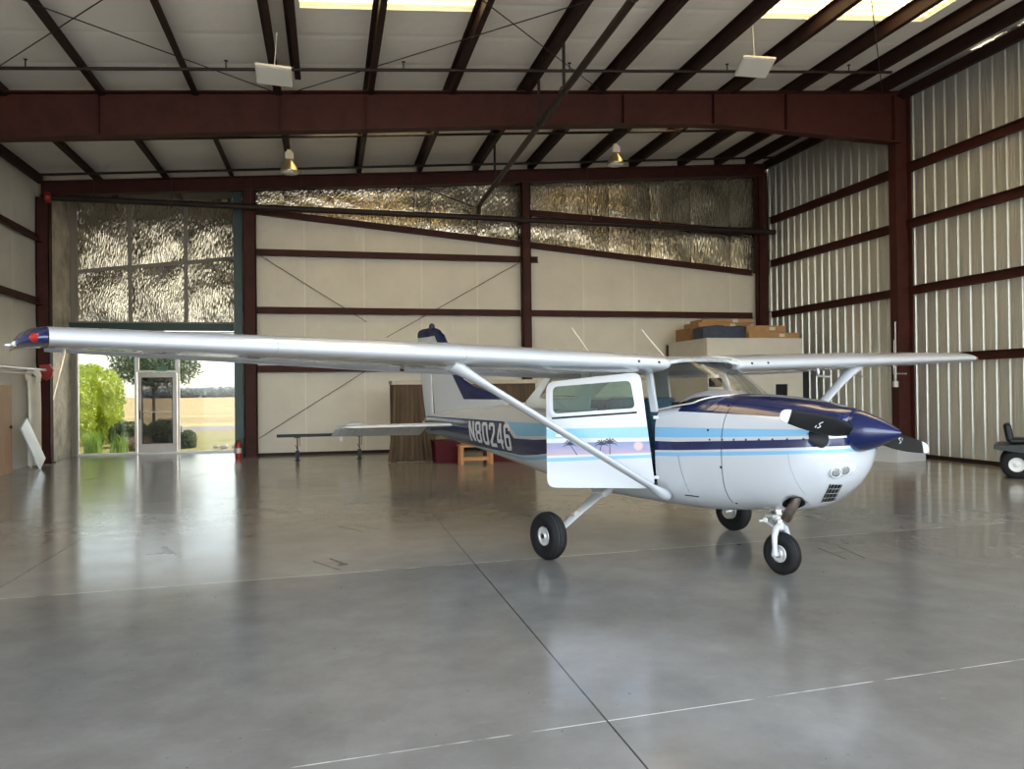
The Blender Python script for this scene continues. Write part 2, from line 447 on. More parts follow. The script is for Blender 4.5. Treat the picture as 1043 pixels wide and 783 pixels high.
def hbeam(name, a, bb, depth, flange, label, cat, up=(0, 0, 1), mat_='steel', web=.02, fl=.025, group=None):
    m = MB(); a, bb = Vector(a), Vector(bb)
    u = Vector(up).normalized()
    m.bar(a, bb, web, depth - 2 * fl, up)
    m.bar(a + u * (depth / 2 - fl / 2), bb + u * (depth / 2 - fl / 2), flange, fl, up)
    m.bar(a - u * (depth / 2 - fl / 2), bb - u * (depth / 2 - fl / 2), flange, fl, up)
    return m.build(name, mat_, label=label, category=cat, group=group)

# main rafter beam (tapered web) at Y 15.1
yr = 14.95
top = [(XL - .1, 6.66), (XR - .3, 8.10)]
bot = [(XL - .1, 5.86), (-.2, 6.44), (3.2, 6.74), (7.4, 7.06), (8.4, 7.08), (XR - .3, 6.98)]
b = MB()
poly = bot + [(XR - .3, 8.10), (XL - .1, 6.66)]
b.prism(poly, lambda u, v, t: Vector((u, yr + t, v)), -.01, .01)
for (p, q) in zip(bot, bot[1:]): b.bar((p[0], yr, p[1]), (q[0], yr, q[1]), .26, .025)
b.bar((top[0][0], yr, top[0][1]), (top[1][0], yr, top[1][1]), .26, .025)
raf = b.build('rafter_beam', 'steel', label='deep oxide red main rafter beam spanning the hangar from wall to wall', category='roof beam')
for x in (-3.84, -.8, .75, 5.9, 7.9, 9.6):
    zt_ = 7.13 + .0775 * x
    m = MB(); zb_ = max(q for q in [p[1] + (r[1] - p[1]) * (x - p[0]) / (r[0] - p[0]) for p, r in zip(bot, bot[1:]) if p[0] <= x <= r[0]])
    m.box((x, yr - .06, (zt_ + zb_) / 2), (.012, .1, zt_ - zb_ - .04)); o = m.build('web_stiffener', 'steel'); o.parent = raf; o.location -= raf.location
# end wall rafter
m = MB(); P = [(XL, 6.62 - .34), (XR - .3, 8.06 - .34), (XR - .3, 8.06), (XL, 6.62)]
m.prism(P, lambda u, v, t: Vector((u, 20.4 + t, v)), -.01, .01)
for dz in (-.33, -.01): m.bar((XL, 20.4, 6.62 + dz), (XR - .3, 20.4, 8.06 + dz), .2, .02)
m.build('rafter_beam', 'steel', label='slimmer dark red rafter along the top of the back wall', category='roof beam')

# purlins
px = [-5.37, -3.84, -2.30, -.86, -.50, .80, 2.35, 3.85, 5.37, 6.90, 8.32, 9.80, 10.95, 11.95]
ordn = ['first', 'second', 'third', 'fourth', 'fifth', 'sixth', 'seventh', 'eighth', 'ninth', 'tenth', 'eleventh', 'twelfth', 'thirteenth', 'fourteenth']
for i, x in enumerate(px):
    y0, y1 = YF + .1, YG
    if i == 4: y0, y1 = 6.0, 14.2
    m = MB(); z0 = zr(x) - .235; d = .235
    m.box((x, (y0 + y1) / 2, z0 + d / 2), (.012, y1 - y0, d - .01))
    m.box((x + .045, (y0 + y1) / 2, z0 + .006), (.10, y1 - y0, .012)); m.box((x - .045, (y0 + y1) / 2, z0 + d - .006), (.08, y1 - y0, .012))
    m.box((x + .09, (y0 + y1) / 2, z0 + .02), (.01, y1 - y0, .035))
    m.build('roof_purlin', 'steel_d', label='dark red roof purlin, %s from the left wall' % ordn[i] + (' and ending at the rafter' if i == 4 else ''), category='purlin', group='roof purlins')
# eave strut along the right wall + foil lumps
m = MB(); m.box((XR - .16, (YF + YB) / 2, zr(XR) - .27), (.10, YB - YF, .22)); m.build('eave_strut', 'steel_d', label='dark eave strut along the top of the ribbed metal wall', category='eave strut')
m = MB(); m.box((XL + .06, (YF + 20.2) / 2, 6.62), (.10, 20.2 - YF, .2)); m.build('eave_strut', 'steel_d', label='dark eave strut along the top of the white left wall', category='eave strut')

# columns
COLS = [((XR - .26, yr, 0), 8.02, .40, .24, 'tall dark red main column standing against the ribbed metal wall'),
        ((XR - .40, 20.45, 0), 7.8, .30, .22, 'dark red corner column where the ribbed wall meets the back wall'),
        ((5.24, 20.45, 0), 7.2, .24, .22, 'dark red back wall column behind the aircraft cabin'),
        ((-1.86, 20.45, 0), 6.75, .30, .22, 'dark red back wall column right of the glazed bay'),
        ((-6.48, 20.45, 0), 6.25, .28, .22, 'dark red corner column left of the glazed bay')]
for (x, y, z), h, w, dpt, l in COLS:
    m = MB(); m.box((x, y, h / 2), (w - .04, .016, h)); m.box((x - w / 2 + .01, y, h / 2), (.02, dpt, h)); m.box((x + w / 2 - .01, y, h / 2), (.02, dpt, h))
    if w < .39: m.box((x, y - dpt / 2 + .01, h / 2), (w, .02, h))
    m.box((x, y, .012), (w + .08, dpt + .06, .024))
    m.build('steel_column', 'steel', label=l, category='column', group='hangar columns')
m = MB(); m.box((-2.16, YB - .08, 3.35), (.20, .14, 6.7)); m.build('steel_column', 'green', label='dark green steel post beside the glazed bay, left of the red column', category='column')
m = MB(); m.box(((XL + XP) / 2, YG - .16, 3.38), (XP - XL, .12, .20)); m.build('trim_1', 'green', kind='structure', origin=(0, 0, 0))

def girt(a, bb, label, mt='steel'):
    m = MB(); a, bb = Vector(a), Vector(bb); d = (bb - a).normalized(); n = Vector((-d.y, d.x, 0)).normalized()
    m.bar(a, bb, .012, .17)
    u = Vector((0, 0, 1))
    m.bar(a + u * .08 + n * .04, bb + u * .08 + n * .04, .09, .012); m.bar(a - u * .08 - n * .04, bb - u * .08 - n * .04, .09, .012)
    m.build('wall_girt', mt, label=label, category='wall girt', group='wall girts')
gy = YB - .1
girt((-1.72, gy, 5.14), (5.62, gy, 5.14), 'short upper wall girt left of the middle back column')
girt((-1.72, gy, 3.68), (5.12, gy, 3.68), 'lower back wall girt just above the aircraft wing, left of the middle column')
girt((5.36, gy, 3.68), (12.1, gy, 3.68), 'lower back wall girt right of the middle column above the white room')
girt((-1.72, gy, 6.17), (5.12, gy, zfoil(5.12)), 'sloping back wall girt under the foil band, left half')
girt((5.36, gy, zfoil(5.36)), (12.1, gy, zfoil(12.1)), 'sloping back wall girt under the foil band, right half')
girt((5.36, gy, 6.42), (12.1, gy, 6.10), 'girt crossing the foil band above the long pipe, right of the middle column')
girt((-1.72, gy, 2.2), (5.12, gy, 2.2), 'back wall girt hidden mostly behind the aircraft wing')
for z, nm in ((6.42, 'topmost'), (5.17, 'second highest'), (3.69, 'third highest'), (2.17, 'lowest')):
    girt((XR - .12, yr + .1, z), (XR - .12, YB - .3, z), '%s girt on the ribbed wall behind the main column' % nm)
    girt((XR - .12, YF + .2, z), (XR - .12, yr - .1, z), '%s girt on the ribbed wall in front of the main column' % nm)
for z, nm in ((5.26, 'upper'), (3.79, 'lower')):
    girt((XL - .02, YF + .2, z), (XL - .02, 20.3, z), '%s dark girt on the white left wall' % nm)

# pipes
def pipe(name, pts, r, label, cat='pipe', mt='pipe', n=10, parent=None):
    m = MB(); m.tube(pts, r, n); return m.build(name, mt, label=label, category=cat, parent=parent)
def zp(x, o=-.24): return zr(x) + o
def hangers(p, xs_, y, r):
    pass
p = pipe('sprinkler_pipe', [(XL + .2, 13.75, zp(XL + .2)), (11.3, 13.75, zp(11.3))], .028, 'thin sprinkler pipe crossing under the roof in front of the main rafter')
for x in (-4.6, -1.6, 1.35, 4.4, 7.6, 10.3):
    m = MB(); m.tube([(x, 13.75, zp(x)), (x, 13.75, zp(x) + .14)], .011, 6); m.lathe([(.004, .13), (.035, .14), (.035, .145)], (x, 13.75, zp(x)), n=10); o = m.build('sprinkler_head', 'pipe', origin=(0, 0, 0)); o.parent = p; o.location = -p.location
pipe('sprinkler_pipe', [(XL + .2, 17.35, zp(XL + .2)), (12.3, 17.35, zp(12.3))], .028, 'thin sprinkler pipe crossing just behind the main rafter')
pipe('sprinkler_pipe', [(XL + .2, 19.7, zp(XL + .2, -.27)), (12.3, 19.7, zp(12.3, -.27))], .03, 'thin sprinkler pipe crossing just before the back wall rafter')
mp = pipe('sprinkler_main', [(-6.25, 20.1, 6.19), (3.0, 20.1, 6.12), (12.55, 20.1, 6.03)], .075, 'thick horizontal sprinkler main running along the back wall', mt='pipe', n=14)
m = MB(); m.lathe([(.0, -.02), (.13, -.02), (.13, .05), (.08, .10)], (-6.3, 20.1, 6.19), 'x', 16); o = m.build('end_cap', 'red', origin=(0, 0, 0), label='red end cap'); o.parent = mp; o.location = -mp.location
for x in (-5.3, -3.6, -1.8, -.6, 2.2, 6.9, 9.4, 12.2):
    m = MB(); m.tube([(x, 20.1, 6.1), (x, 20.1, zr(x) - .3)], .008, 6); m.torus((x, 20.1, 6.13), .085, .01, 'x', 16, 5)
    o = m.build('hanger_rod', 'cable', origin=(0, 0, 0)); o.parent = mp; o.location = -mp.location
for x in (7.0, 9.0):
    m = MB(); m.box((x, 20.1, 6.20), (.03, .03, .10)); o = m.build('pipe_fitting', 'red', origin=(0, 0, 0)); o.parent = mp; o.location = -mp.location
dp = pipe('sprinkler_main', [(3.90, 20.1, 6.20), (3.90, 20.1, 6.40), (3.92, 19.9, 6.45), (3.94, 13, 6.62), (3.95, 2, 6.86)], .06, 'thick sprinkler main rising diagonally across the view from the back wall', n=12)
for y, z in ((18.2, 6.49), (14.2, 6.59), (12.6, 6.63), (9.5, 6.70)):
    m = MB(); m.tube([(3.93, y, z), (3.93, y, zr(3.93) - .22)], .028, 8); m.torus((3.93, y, z), .07, .014, 'y', 14, 6)
    o = m.build('branch_riser', 'pipe', origin=(0, 0, 0)); o.parent = dp; o.location = -dp.location
m = MB(); m.tube([(2.0, 20.0, 6.95), (3.9, 20.1, 6.35)], .018, 6); o = m.build('sway_brace', 'pipe', origin=(0, 0, 0)); o.parent = dp; o.location = -dp.location

# bracing cables
def zc(x): return 7.13 + .0775 * x
def cable(a, bb, label, r=.009): 
    m = MB(); m.tube([a, bb], r, 6); m.build('brace_cable', 'cable', label=label, category='cable', group='bracing cables')
def rc(x0, y0, x1, y1, l): cable((x0, y0, zc(x0)), (x1, y1, zc(x1)), l)
rc(-.78, 14.9, -5.7, 9.5, 'roof bracing cable running from above the panel lamp to the top left corner')
rc(-5.6, 14.4, -1.2, 9.6, 'roof bracing cable crossing the first purlins at the top left')
rc(-.7, 14.9, 6.0, 9.4, 'roof bracing cable rising right from above the left panel lamp')
rc(5.5, 14.9, .6, 9.3, 'roof bracing cable crossing under the roof at the top centre')
rc(12.0, 14.9, 7.5, 9.6, 'roof bracing cable crossing below the right skylight')
cable((-1.7, YB - .12, .45), (1.7, YB - .12, 2.6), 'thin diagonal brace cable low on the back wall behind the wing')
cable((-1.7, YB - .12, 5.1), (1.0, YB - .12, 3.4), 'thin diagonal brace cable descending right on the upper back wall')
cable((5.1, YB - .12, 5.05), (1.5, YB - .12, 3.0), 'thin diagonal brace cable descending left from the middle column')

# ceiling lamps
def bell(loc, ztop_, label):
    t = empty('bell_lamp', loc, label, 'ceiling lamp', 'metal bell lamps')
    m = MB(); m.box((0, 0, .34), (.17, .17, .15), bev=.015); m.box((0, 0, .44), (.09, .09, .06)); m.build('ballast_box', 'lampcap', t)
    m = MB(); m.lathe([(.05, .26), (.075, .24), (.10, .19), (.15, .12), (.19, .03), (.205, -.02), (.20, -.02), (.185, .03), (.14, .12), (.07, .22)], n=28, cap=False); m.build('reflector', 'brass', t)
    m = MB(); m.lathe([(.0, -.045), (.10, -.035), (.19, -.015), (.0, -.005)], n=20); m.build('lens', 'diffuser', t)
    m = MB(); m.tube([(0, 0, .46), (0, 0, ztop_ - loc[2])], .008, 6); m.build('hanging_chain', 'cable', t)
    return t
bell((-.746, 17.2, 6.27), zr(-.75) - .2, 'bell shaped metal high bay lamp hanging left of centre behind the rafter')
bell((6.6, 17.2, 6.84), zr(6.6) - .02, 'bell shaped metal high bay lamp hanging right of centre behind the rafter')
def panel(loc, rot, ztop_, w, d, label):
    t = empty('panel_lamp', loc, label, 'ceiling lamp', 'flat panel lamps'); t.rotation_euler = rot
    m = MB(); m.box((0, 0, 0), (w, d, .045), bev=.012); m.build('housing', 'lampcap', t)
    m = MB(); m.box((0, 0, -.025), (w - .06, d - .06, .01)); m.build('diffuser', 'diffuser', t)
    m = MB(); m.box((0, 0, .05), (.12, .12, .06), bev=.01); m.build('junction_box', 'lampcap', t)
    m = MB(); m.tube([(0, 0, .06), (0, 0, ztop_ - loc[2])], .008, 6); m.tube([(-.1, 0, .02), (0, 0, .16)], .004, 5); m.tube([(.1, 0, .02), (0, 0, .16)], .004, 5); m.build('hanging_rod', 'lampcap', t)
panel((-.74, 12.2, 6.36), (math.radians(-14), math.radians(3), 0), zr(-.74) - .2, .52, .46, 'square white panel lamp hanging at the upper left')
panel((7.15, 12.0, 7.06), (math.radians(-16), math.radians(4), -.2), zr(7.15) - .02, .56, .5, 'square white panel lamp hanging below the right skylight')

# ------------------------------------------------------------------ glazed bay
def pane_window(name, x0, x1, z0, z1, y, fw=.05, mt='winframe', gl='glass', pane_name='pane', slope=0):
    pts = [(x0, z0), (x1, z0 + slope * (x1 - x0)), (x1, z1 + slope * (x1 - x0)), (x0, z1)]
    o = [(x0, z0), (x1, z0), (x1, z1), (x0, z1)]; i = [(x0 + fw, z0 + fw), (x1 - fw, z0 + fw), (x1 - fw, z1 - fw), (x0 + fw, z1 - fw)]
    sh = lambda u, v, t: Vector((u, y + t, v))
    m = MB(); m.frame(o, i, sh, -.05, .05); w = m.build(name, mt, kind='structure', origin=((x0 + x1) / 2, y, z0))
    m = MB(); m.box(((x0 + x1) / 2, y, (z0 + z1) / 2), (x1 - x0 - 2 * fw + .01, .012, z1 - z0 - 2 * fw + .01)); p = m.build(pane_name, gl, origin=((x0 + x1) / 2, y, z0))
    p.parent = w; p.matrix_parent_inverse = Matrix.Identity(4); p.location = (0, 0, 0)
    return w
DL, DR = -4.93, -3.96
pane_window('window_1', XL + .1, DL - .02, 0, 3.28, YG)
pane_window('window_2', DR + .02, XP - .02, 0, 3.28, YG)
pane_window('window_3', DL - .02, DR + .02, 2.18, 2.62, YG, gl='glass')
pane_window('window_4', DL - .02, DR + .02, 2.62, 3.28, YG, .04)
# glazed entrance door
o_ = [(DL, .0), (DR, .0), (DR, 2.16), (DL, 2.16)]; i_ = [(DL + .10, .27), (DR - .10, .27), (DR - .10, 2.04), (DL + .10, 2.04)]
m = MB(); m.frame(o_, i_, lambda u, v, t: Vector((u, YG + t, v)), -.045, .045); m.box(((DL + DR) / 2, YG, 1.12), (DR - DL - .2, .05, .03))
door = m.build('door_1', 'doorframe', kind='structure', origin=((DL + DR) / 2, YG, 0))
m = MB(); m.box(((DL + DR) / 2, YG, 1.155), (DR - DL - .19, .012, 1.78)); p = m.build('pane', 'doorglass', origin=((DL + DR) / 2, YG, 0)); p.parent = door; p.location = (0, 0, 0)
m = MB(); m.frame(i_, [(DL + .115, .285), (DR - .115, .285), (DR - .115, 2.025), (DL + .115, 2.025)], lambda u, v, t: Vector((u, YG + t, v)), -.055, .055); p = m.build('gasket', 'dark', origin=((DL + DR) / 2, YG, 0)); p.parent = door; p.location = (0, 0, 0)
m = MB(); m.tube([(DL + .06, YG - .05, .95), (DL + .06, YG - .1, .95), (DL + .06, YG - .1, 1.15), (DL + .06, YG - .05, 1.15)], .012, 8); p = m.build('door_handle', 'dark', origin=((DL + DR) / 2, YG, 0)); p.parent = door; p.location = (0, 0, 0)
# small exit sign over the door seen from inside
m = MB(); m.box((-4.32, YG - .08, 2.28), (.28, .03, .13)); m.build('exit_sign', mat('green_exit_plate', (.10, .22, .15), .5), label='small green plate fixed in the transom over the glass door', category='sign')
# upper foil covered windows, six panels with sloping mid rail
XW = [XL + .12, -5.09, -3.70, XP - .05]
def ymid(x): return 4.83 + (5.30 - 4.83) * (x - XW[0]) / (XW[3] - XW[0])
k = 5
for i in range(3):
    x0, x1 = XW[i], XW[i + 1]
    for r in range(2):
        if r == 0: P = [(x0, 3.48), (x1, 3.48), (x1, ymid(x1)), (x0, ymid(x0))]
        else: P = [(x0, ymid(x0)), (x1, ymid(x1)), (x1, zr(x1) - .1), (x0, zr(x0) - .1)]
        I = [(x0 + .05, P[0][1] + .05), (x1 - .05, P[1][1] + .05), (x1 - .05, P[2][1] - .05), (x0 + .05, P[3][1] - .05)]
        m = MB(); m.frame(P, I, lambda u, v, t: Vector((u, YG + t, v)), -.05, .05); w = m.build('window_%d' % k, mat('brown_window_mullion_%d' % k, (.22, .19, .15), .5) if k == 5 else M['mull'], kind='structure', origin=(0, 0, 0))
        if k == 5: M['mull'] = w.data.materials[0]
        m = MB(); rs = []; n = 40
        def ff(s_, t_):
            zA = I[0][1] + (I[1][1] - I[0][1]) * s_; zB = I[3][1] + (I[2][1] - I[3][1]) * s_
            xx = I[0][0] + (I[1][0] - I[0][0]) * s_; zz = zA + (zB - zA) * t_
            return Vector((xx, YG - .02 - .05 * math.sin(PI * s_) * math.sin(PI * t_) + .02 * noise.noise(Vector((xx * 2, zz * 2, 0))), zz))
        foil_sheet(m, ff, 70, 26, .0040, rf)
        p = m.build('foil_panel', 'foil', w, origin=(0, 0, 0)); k += 1
m = MB(); m.box((XL + .06, YG - .02, 3.42), (.14, .16, 6.84)); m.build('trim_3', 'mull', kind='structure', origin=(0, 0, 0))
m = MB(); m.prism([(XL, 6.62), (XP, 6.95), (XP, zr(XP) + .02), (XL, zr(XL) + .02)], lambda u, v, t: Vector((u, YG + t, v)), -.06, .08); m.build('trim_4', 'mull', kind='structure', origin=(0, 0, 0))
m = MB(); m.box((XP - .02, YG - .02, 3.45), (.10, .16, 6.9)); m.build('trim_5', 'green', kind='structure', origin=(0, 0, 0))
# threshold
m = MB(); m.box(((XL + XP) / 2, YG, .01), (XP - XL, .16, .06)); m.build('trim_2', 'winframe', kind='structure', origin=(0, 0, 0))


# ------------------------------------------------------------------ the aircraft (x forward, y port, z up)
PL = empty('airplane', (3.2038, 7.5337, 0), 'white, navy and light blue high wing propeller aircraft with its cabin door open', 'airplane', rot=-1.229)

def m_livery():
    t = NT('aircraft_livery_paint'); co = t.coord(); x, y, z = t.xyz(co)
    A, B, Z = -5.6, 2.6, 2.0
    cv = lambda pts: t.curve(x, pts, A, B, Z)
    lbt = cv([(-5.6, 1.205), (-2.2, 1.205), (-.3, 1.225), (.96, 1.246), (2.29, 1.268), (2.6, 1.27)])
    lbb = cv([(-5.6, 1.30), (-2.16, 1.30), (-2.14, 1.205), (-1.862, 1.045), (-1.4, 1.06), (-.3, 1.13), (.96, 1.156), (2.29, 1.222), (2.6, 1.235)])
    nt_ = cv([(-5.6, 1.205), (-2.23, 1.205), (-1.93, 1.01), (-1.4, 1.022), (-.3, 1.093), (.96, 1.119), (2.29, 1.20), (2.6, 1.21)])
    nb_ = cv([(-5.6, .0), (-4.25, .0), (-4.2, .86), (-3.87, .86), (-2.8, .835), (-1.76, .815), (-1.4, .845), (-.3, .985), (.96, 1.043), (2.29, 1.138), (2.6, 1.15)])
    lt2 = cv([(-5.6, .0), (-3.3, .0), (-3.2, .84), (-1.76, .80), (-1.4, .825), (-.3, .965), (.96, 1.025), (2.29, 1.115), (2.6, 1.13)])
    lb2 = cv([(-5.6, .0), (-3.3, .0), (-3.2, .825), (-1.76, .76), (-1.4, .785), (-.3, .93), (.96, .99), (2.29, 1.088), (2.6, 1.10)])
    dk = cv([(-5.6, 1.99), (.88, 1.99), (.92, 1.388), (1.5, 1.375), (2.05, 1.355), (2.2, 1.31), (2.36, 1.245), (2.6, 1.2)])
    gt = lambda a, b: t.math('GREATER_THAN', a, b)
    band = lambda lo, hi: t.math('MULTIPLY', gt(z, lo), gt(hi, z))
    c = t.mix(band(lbb, lbt), WHITE, LBLUE)
    c = t.mix(band(nb_, nt_), c, NAVY)
    c = t.mix(band(lb2, lt2), c, LBLUE)
    c = t.mix(gt(z, dk), c, NAVY)
    t.set(Base_Color=c, Roughness=.2); t.b.inputs['Coat Weight'].default_value = .6; t.b.inputs['Coat Roughness'].default_value = .06
    t.bump(t.noise(co, 2.5, 3), .05, .02)
    return t.m
M['livery'] = m_livery()

ST = [  # x, half width, z bottom, z widest, z top, exponent top, exponent bottom
    (2.39, .13, 1.07, 1.24, 1.38, 2.0, 2.0), (2.38, .21, .965, 1.20, 1.40, 2.1, 2.1), (2.345, .30, .875, 1.17, 1.415, 2.2, 2.2), (2.285, .365, .795, 1.13, 1.43, 2.3, 2.2),
    (2.18, .42, .705, 1.10, 1.447, 2.4, 2.3), (2.05, .465, .622, 1.08, 1.475, 2.5, 2.4), (1.85, .50, .572, 1.06, 1.502, 2.6, 2.6), (1.65, .52, .56, 1.05, 1.522, 2.7, 2.8),
    (1.47, .53, .535, 1.05, 1.533, 2.8, 3.0), (1.25, .54, .51, 1.05, 1.538, 3.0, 3.1), (1.0, .545, .495, 1.0, 1.50, 4.0, 3.2), (.85, .545, .49, 1.0, 1.46, 5, 3.2), (.5, .545, .488, 1.0, 1.45, 5, 3.2),
    (.1, .545, .49, 1.0, 1.45, 5, 3.2), (-.4, .54, .497, 1.0, 1.455, 4.5, 3.2), (-.9, .515, .525, 1.0, 1.465, 4, 3.1), (-1.4, .47, .575, 1.0, 1.475, 3.4, 2.9), (-1.9, .40, .635, 1.0, 1.455, 2.8, 2.7),
    (-2.5, .325, .70, 1.02, 1.42, 2.5, 2.5), (-3.2, .245, .775, 1.03, 1.375, 2.3, 2.3), (-4.0, .15, .85, 1.05, 1.32, 2.2, 2.2), (-4.7, .075, .91, 1.07, 1.26, 2.1, 2.1), (-5.05, .035, .95, 1.08, 1.20, 2, 2), (-5.12, .012, 1.0, 1.08, 1.15, 2, 2)]
def lerpst(x):
    for a, b_ in zip(ST, ST[1:]):
        if a[0] >= x >= b_[0]:
            t = (a[0] - x) / (a[0] - b_[0]); return tuple(p + (q - p) * t for p, q in zip(a, b_))
def section(s, n=44):
    x, w, zb, zc_, zt, et, eb = s; out = []
    for k in range(n):
        a = 2 * PI * k / n; c, sn = math.cos(a), math.sin(a)
        e = et if sn >= 0 else eb
        yy = w * math.copysign(abs(c) ** (2 / e), c)
        zz = zc_ + (zt - zc_ if sn >= 0 else zc_ - zb) * math.copysign(abs(sn) ** (2 / e), sn)
        out.append((x, yy, zz))
    return out
def resample(x0, x1, n=60):
    L = sorted({s[0] for s in ST if x1 <= s[0] <= x0} | {x0, x1}, reverse=True)
    # catmull between stations for smoothness
    xs_ = []
    for a, b_ in zip(L, L[1:]):
        m_ = 3 if a - b_ > .09 else 2
        xs_ += [a + (b_ - a) * i / m_ for i in range(m_)]
    xs_.append(L[-1]); out = []
    X = [s[0] for s in ST]
    for x in xs_:
        i = max(0, min(len(ST) - 2, next((j for j in range(len(ST) - 1) if X[j] >= x >= X[j + 1]), 0)))
        p0, p1, p2, p3 = ST[max(0, i - 1)], ST[i], ST[i + 1], ST[min(len(ST) - 1, i + 2)]
        h = p1[0] - p2[0]; t = (p1[0] - x) / h; v = [x]
        for k in range(1, 7):
            m1 = (p2[k] - p0[k]) / max(p0[0] - p2[0], 1e-6) * h; m2 = (p3[k] - p1[k]) / max(p1[0] - p3[0], 1e-6) * h
            if i < 3: m1 = m2 = p2[k] - p1[k]
            v.append((2 * t**3 - 3 * t**2 + 1) * p1[k] + (t**3 - 2 * t**2 + t) * m1 + (-2 * t**3 + 3 * t**2) * p2[k] + (t**3 - t**2) * m2)
        out.append(tuple(v))
    return out
def body_loft(x0, x1, shrink=0):
    m = MB(); rs = []
    for s in resample(x0, x1):
        if shrink: s = (s[0], s[1] - shrink, s[2] + shrink, s[3], s[4] - shrink, s[5], s[6])
        rs.append([Vector(p) for p in section(s)])
    m.rings(rs); return m
def boolean(o, cutter, op='DIFFERENCE'):
    md = o.modifiers.new('b', 'BOOLEAN'); md.operation = op; md.object = cutter; md.solver = 'EXACT'; md.material_mode = 'TRANSFER'
    dg = bpy.context.evaluated_depsgraph_get(); dg.update()
    me = bpy.data.meshes.new_from_object(o.evaluated_get(dg)); o.modifiers.clear(); o.data = me
    bpy.data.objects.remove(cutter, do_unlink=True)

fus = body_loft(1.47, -5.12).build('fuselage', 'livery', PL)
bvh_src = body_loft(2.39, -5.12); bmesh.ops.recalc_face_normals(bvh_src.b, faces=bvh_src.b.faces); BV = BVHTree.FromBMesh(bvh_src.b)
def surf_y(x, z, side=-1):
    h = BV.ray_cast(Vector((x, side * 2, z)), Vector((0, -side, 0))); return h[0], h[1]
# cabin cavity + door openings
m = MB(); m.box((-.08, 0, 1.15), (2.14, .90, .91)); boolean(fus, m.build('cut', 'interior', PL))
m = MB(); m.box((.215, -.53, 1.06), (.95, .22, .76)); boolean(fus, m.build('cut', 'interior', PL))
cowl = body_loft(2.39, 1.475).build('engine_cowling', 'livery', PL)
m = MB()
for s in (-1, 1): m.lathe([(.0001, -.16), (1, -.16), (1, .3), (.0001, .3)], (0, 0, 0), 'x', 24)
for i, v in enumerate(m.b.verts):
    s = -1 if i < 96 else 1
    v.co = Vector((2.33 + v.co.x, s * .350 + v.co.y * .042, 1.20 + v.co.z * .072))
boolean(cowl, m.build('cut', 'black', PL))
# exhaust notch and lower intake recess
m = MB(); m.lathe([(.0001, -.12), (1, -.12), (1, .12), (.0001, .12)], (0, 0, 0), 'z', 24)
for v in m.b.verts: v.co = Vector((1.985 + v.co.x * .095, -.275 + v.co.y * .075, .655 + v.co.z))
boolean(cowl, m.build('cut', 'black', PL))

def on_surf(px_, pz, off=.003, side=-1):
    p, n = surf_y(px_, pz, side); return p + n * off, n

# tail number, block numerals laid over the curved tail cone
GL = {'N': [[(0, 0), (.26, 0), (.26, .62), (.72, 0), (1, 0), (1, 1), (.74, 1), (.74, .38), (.28, 1), (0, 1)]],
      '8': [[(.2, 0), (.8, 0), (1, .12), (1, .42), (.88, .5), (1, .58), (1, .88), (.8, 1), (.2, 1), (0, .88), (0, .58), (.12, .5), (0, .42), (0, .12)], [(.30, .14), (.70, .14), (.70, .42), (.30, .42)], [(.30, .58), (.70, .58), (.70, .86), (.30, .86)]],
      '0': [[(.2, 0), (.8, 0), (1, .12), (1, .88), (.8, 1), (.2, 1), (0, .88), (0, .12)], [(.30, .15), (.70, .15), (.70, .85), (.30, .85)]],
      '2': [[(0, 0), (1, 0), (1, .15), (.34, .15), (1, .60), (1, .88), (.8, 1), (.2, 1), (0, .88), (0, .70), (.28, .70), (.28, .85), (.72, .85), (.72, .63), (0, .20)]],
      '4': [[(.58, 0), (.86, 0), (.86, .22), (1, .22), (1, .37), (.86, .37), (.86, 1), (.58, 1), (0, .37), (0, .22), (.58, .22)], [(.28, .37), (.58, .37), (.58, .72)]],
      '6': [[(.2, 0), (.8, 0), (1, .12), (1, .50), (.8, .60), (.30, .60), (.30, .85), (.70, .85), (.70, .74), (1, .74), (1, .88), (.8, 1), (.2, 1), (0, .88), (0, .12)], [(.30, .14), (.70, .14), (.70, .47), (.30, .47)]]}
def flat_fill(loops, depth=0):
    cu = bpy.data.curves.new('g', 'CURVE'); cu.dimensions = '2D'; cu.fill_mode = 'BOTH' if depth else 'FRONT'; cu.extrude = depth
    for lp in loops:
        sp = cu.splines.new('POLY'); sp.points.add(len(lp) - 1); sp.use_cyclic_u = True
        for q, (u, v) in zip(sp.points, lp): q.co = (u, v, 0, 1)
    o = bpy.data.objects.new('g', cu); C.objects.link(o); dg = bpy.context.evaluated_depsgraph_get(); dg.update()
    me = bpy.data.meshes.new_from_object(o.evaluated_get(dg)); bpy.data.objects.remove(o, do_unlink=True); bpy.data.curves.remove(cu)
    return me
def decal(loops, fn, name, mt, parent, cuts=6, depth=0, label=None):
    """flat outline filled, subdivided and mapped by fn(u,v,w)"""
    me = flat_fill(loops, depth); bm = bmesh.new(); bm.from_mesh(me); bpy.data.meshes.remove(me)
    if cuts: bmesh.ops.triangulate(bm, faces=bm.faces); 
    for _ in range(cuts and 2): bmesh.ops.subdivide_edges(bm, edges=[e for e in bm.edges if e.calc_length() > .12], cuts=1, use_grid_fill=True); bmesh.ops.triangulate(bm, faces=bm.faces)
    for v in bm.verts: v.co = fn(v.co.x, v.co.y, v.co.z)
    bmesh.ops.recalc_face_normals(bm, faces=bm.faces)
    me = bpy.data.meshes.new(name); bm.to_mesh(me); bm.free(); me.materials.append(M[mt])
    o = bpy.data.objects.new(name, me); C.objects.link(o); o.parent = parent
    if label: o['label'] = label
    return o
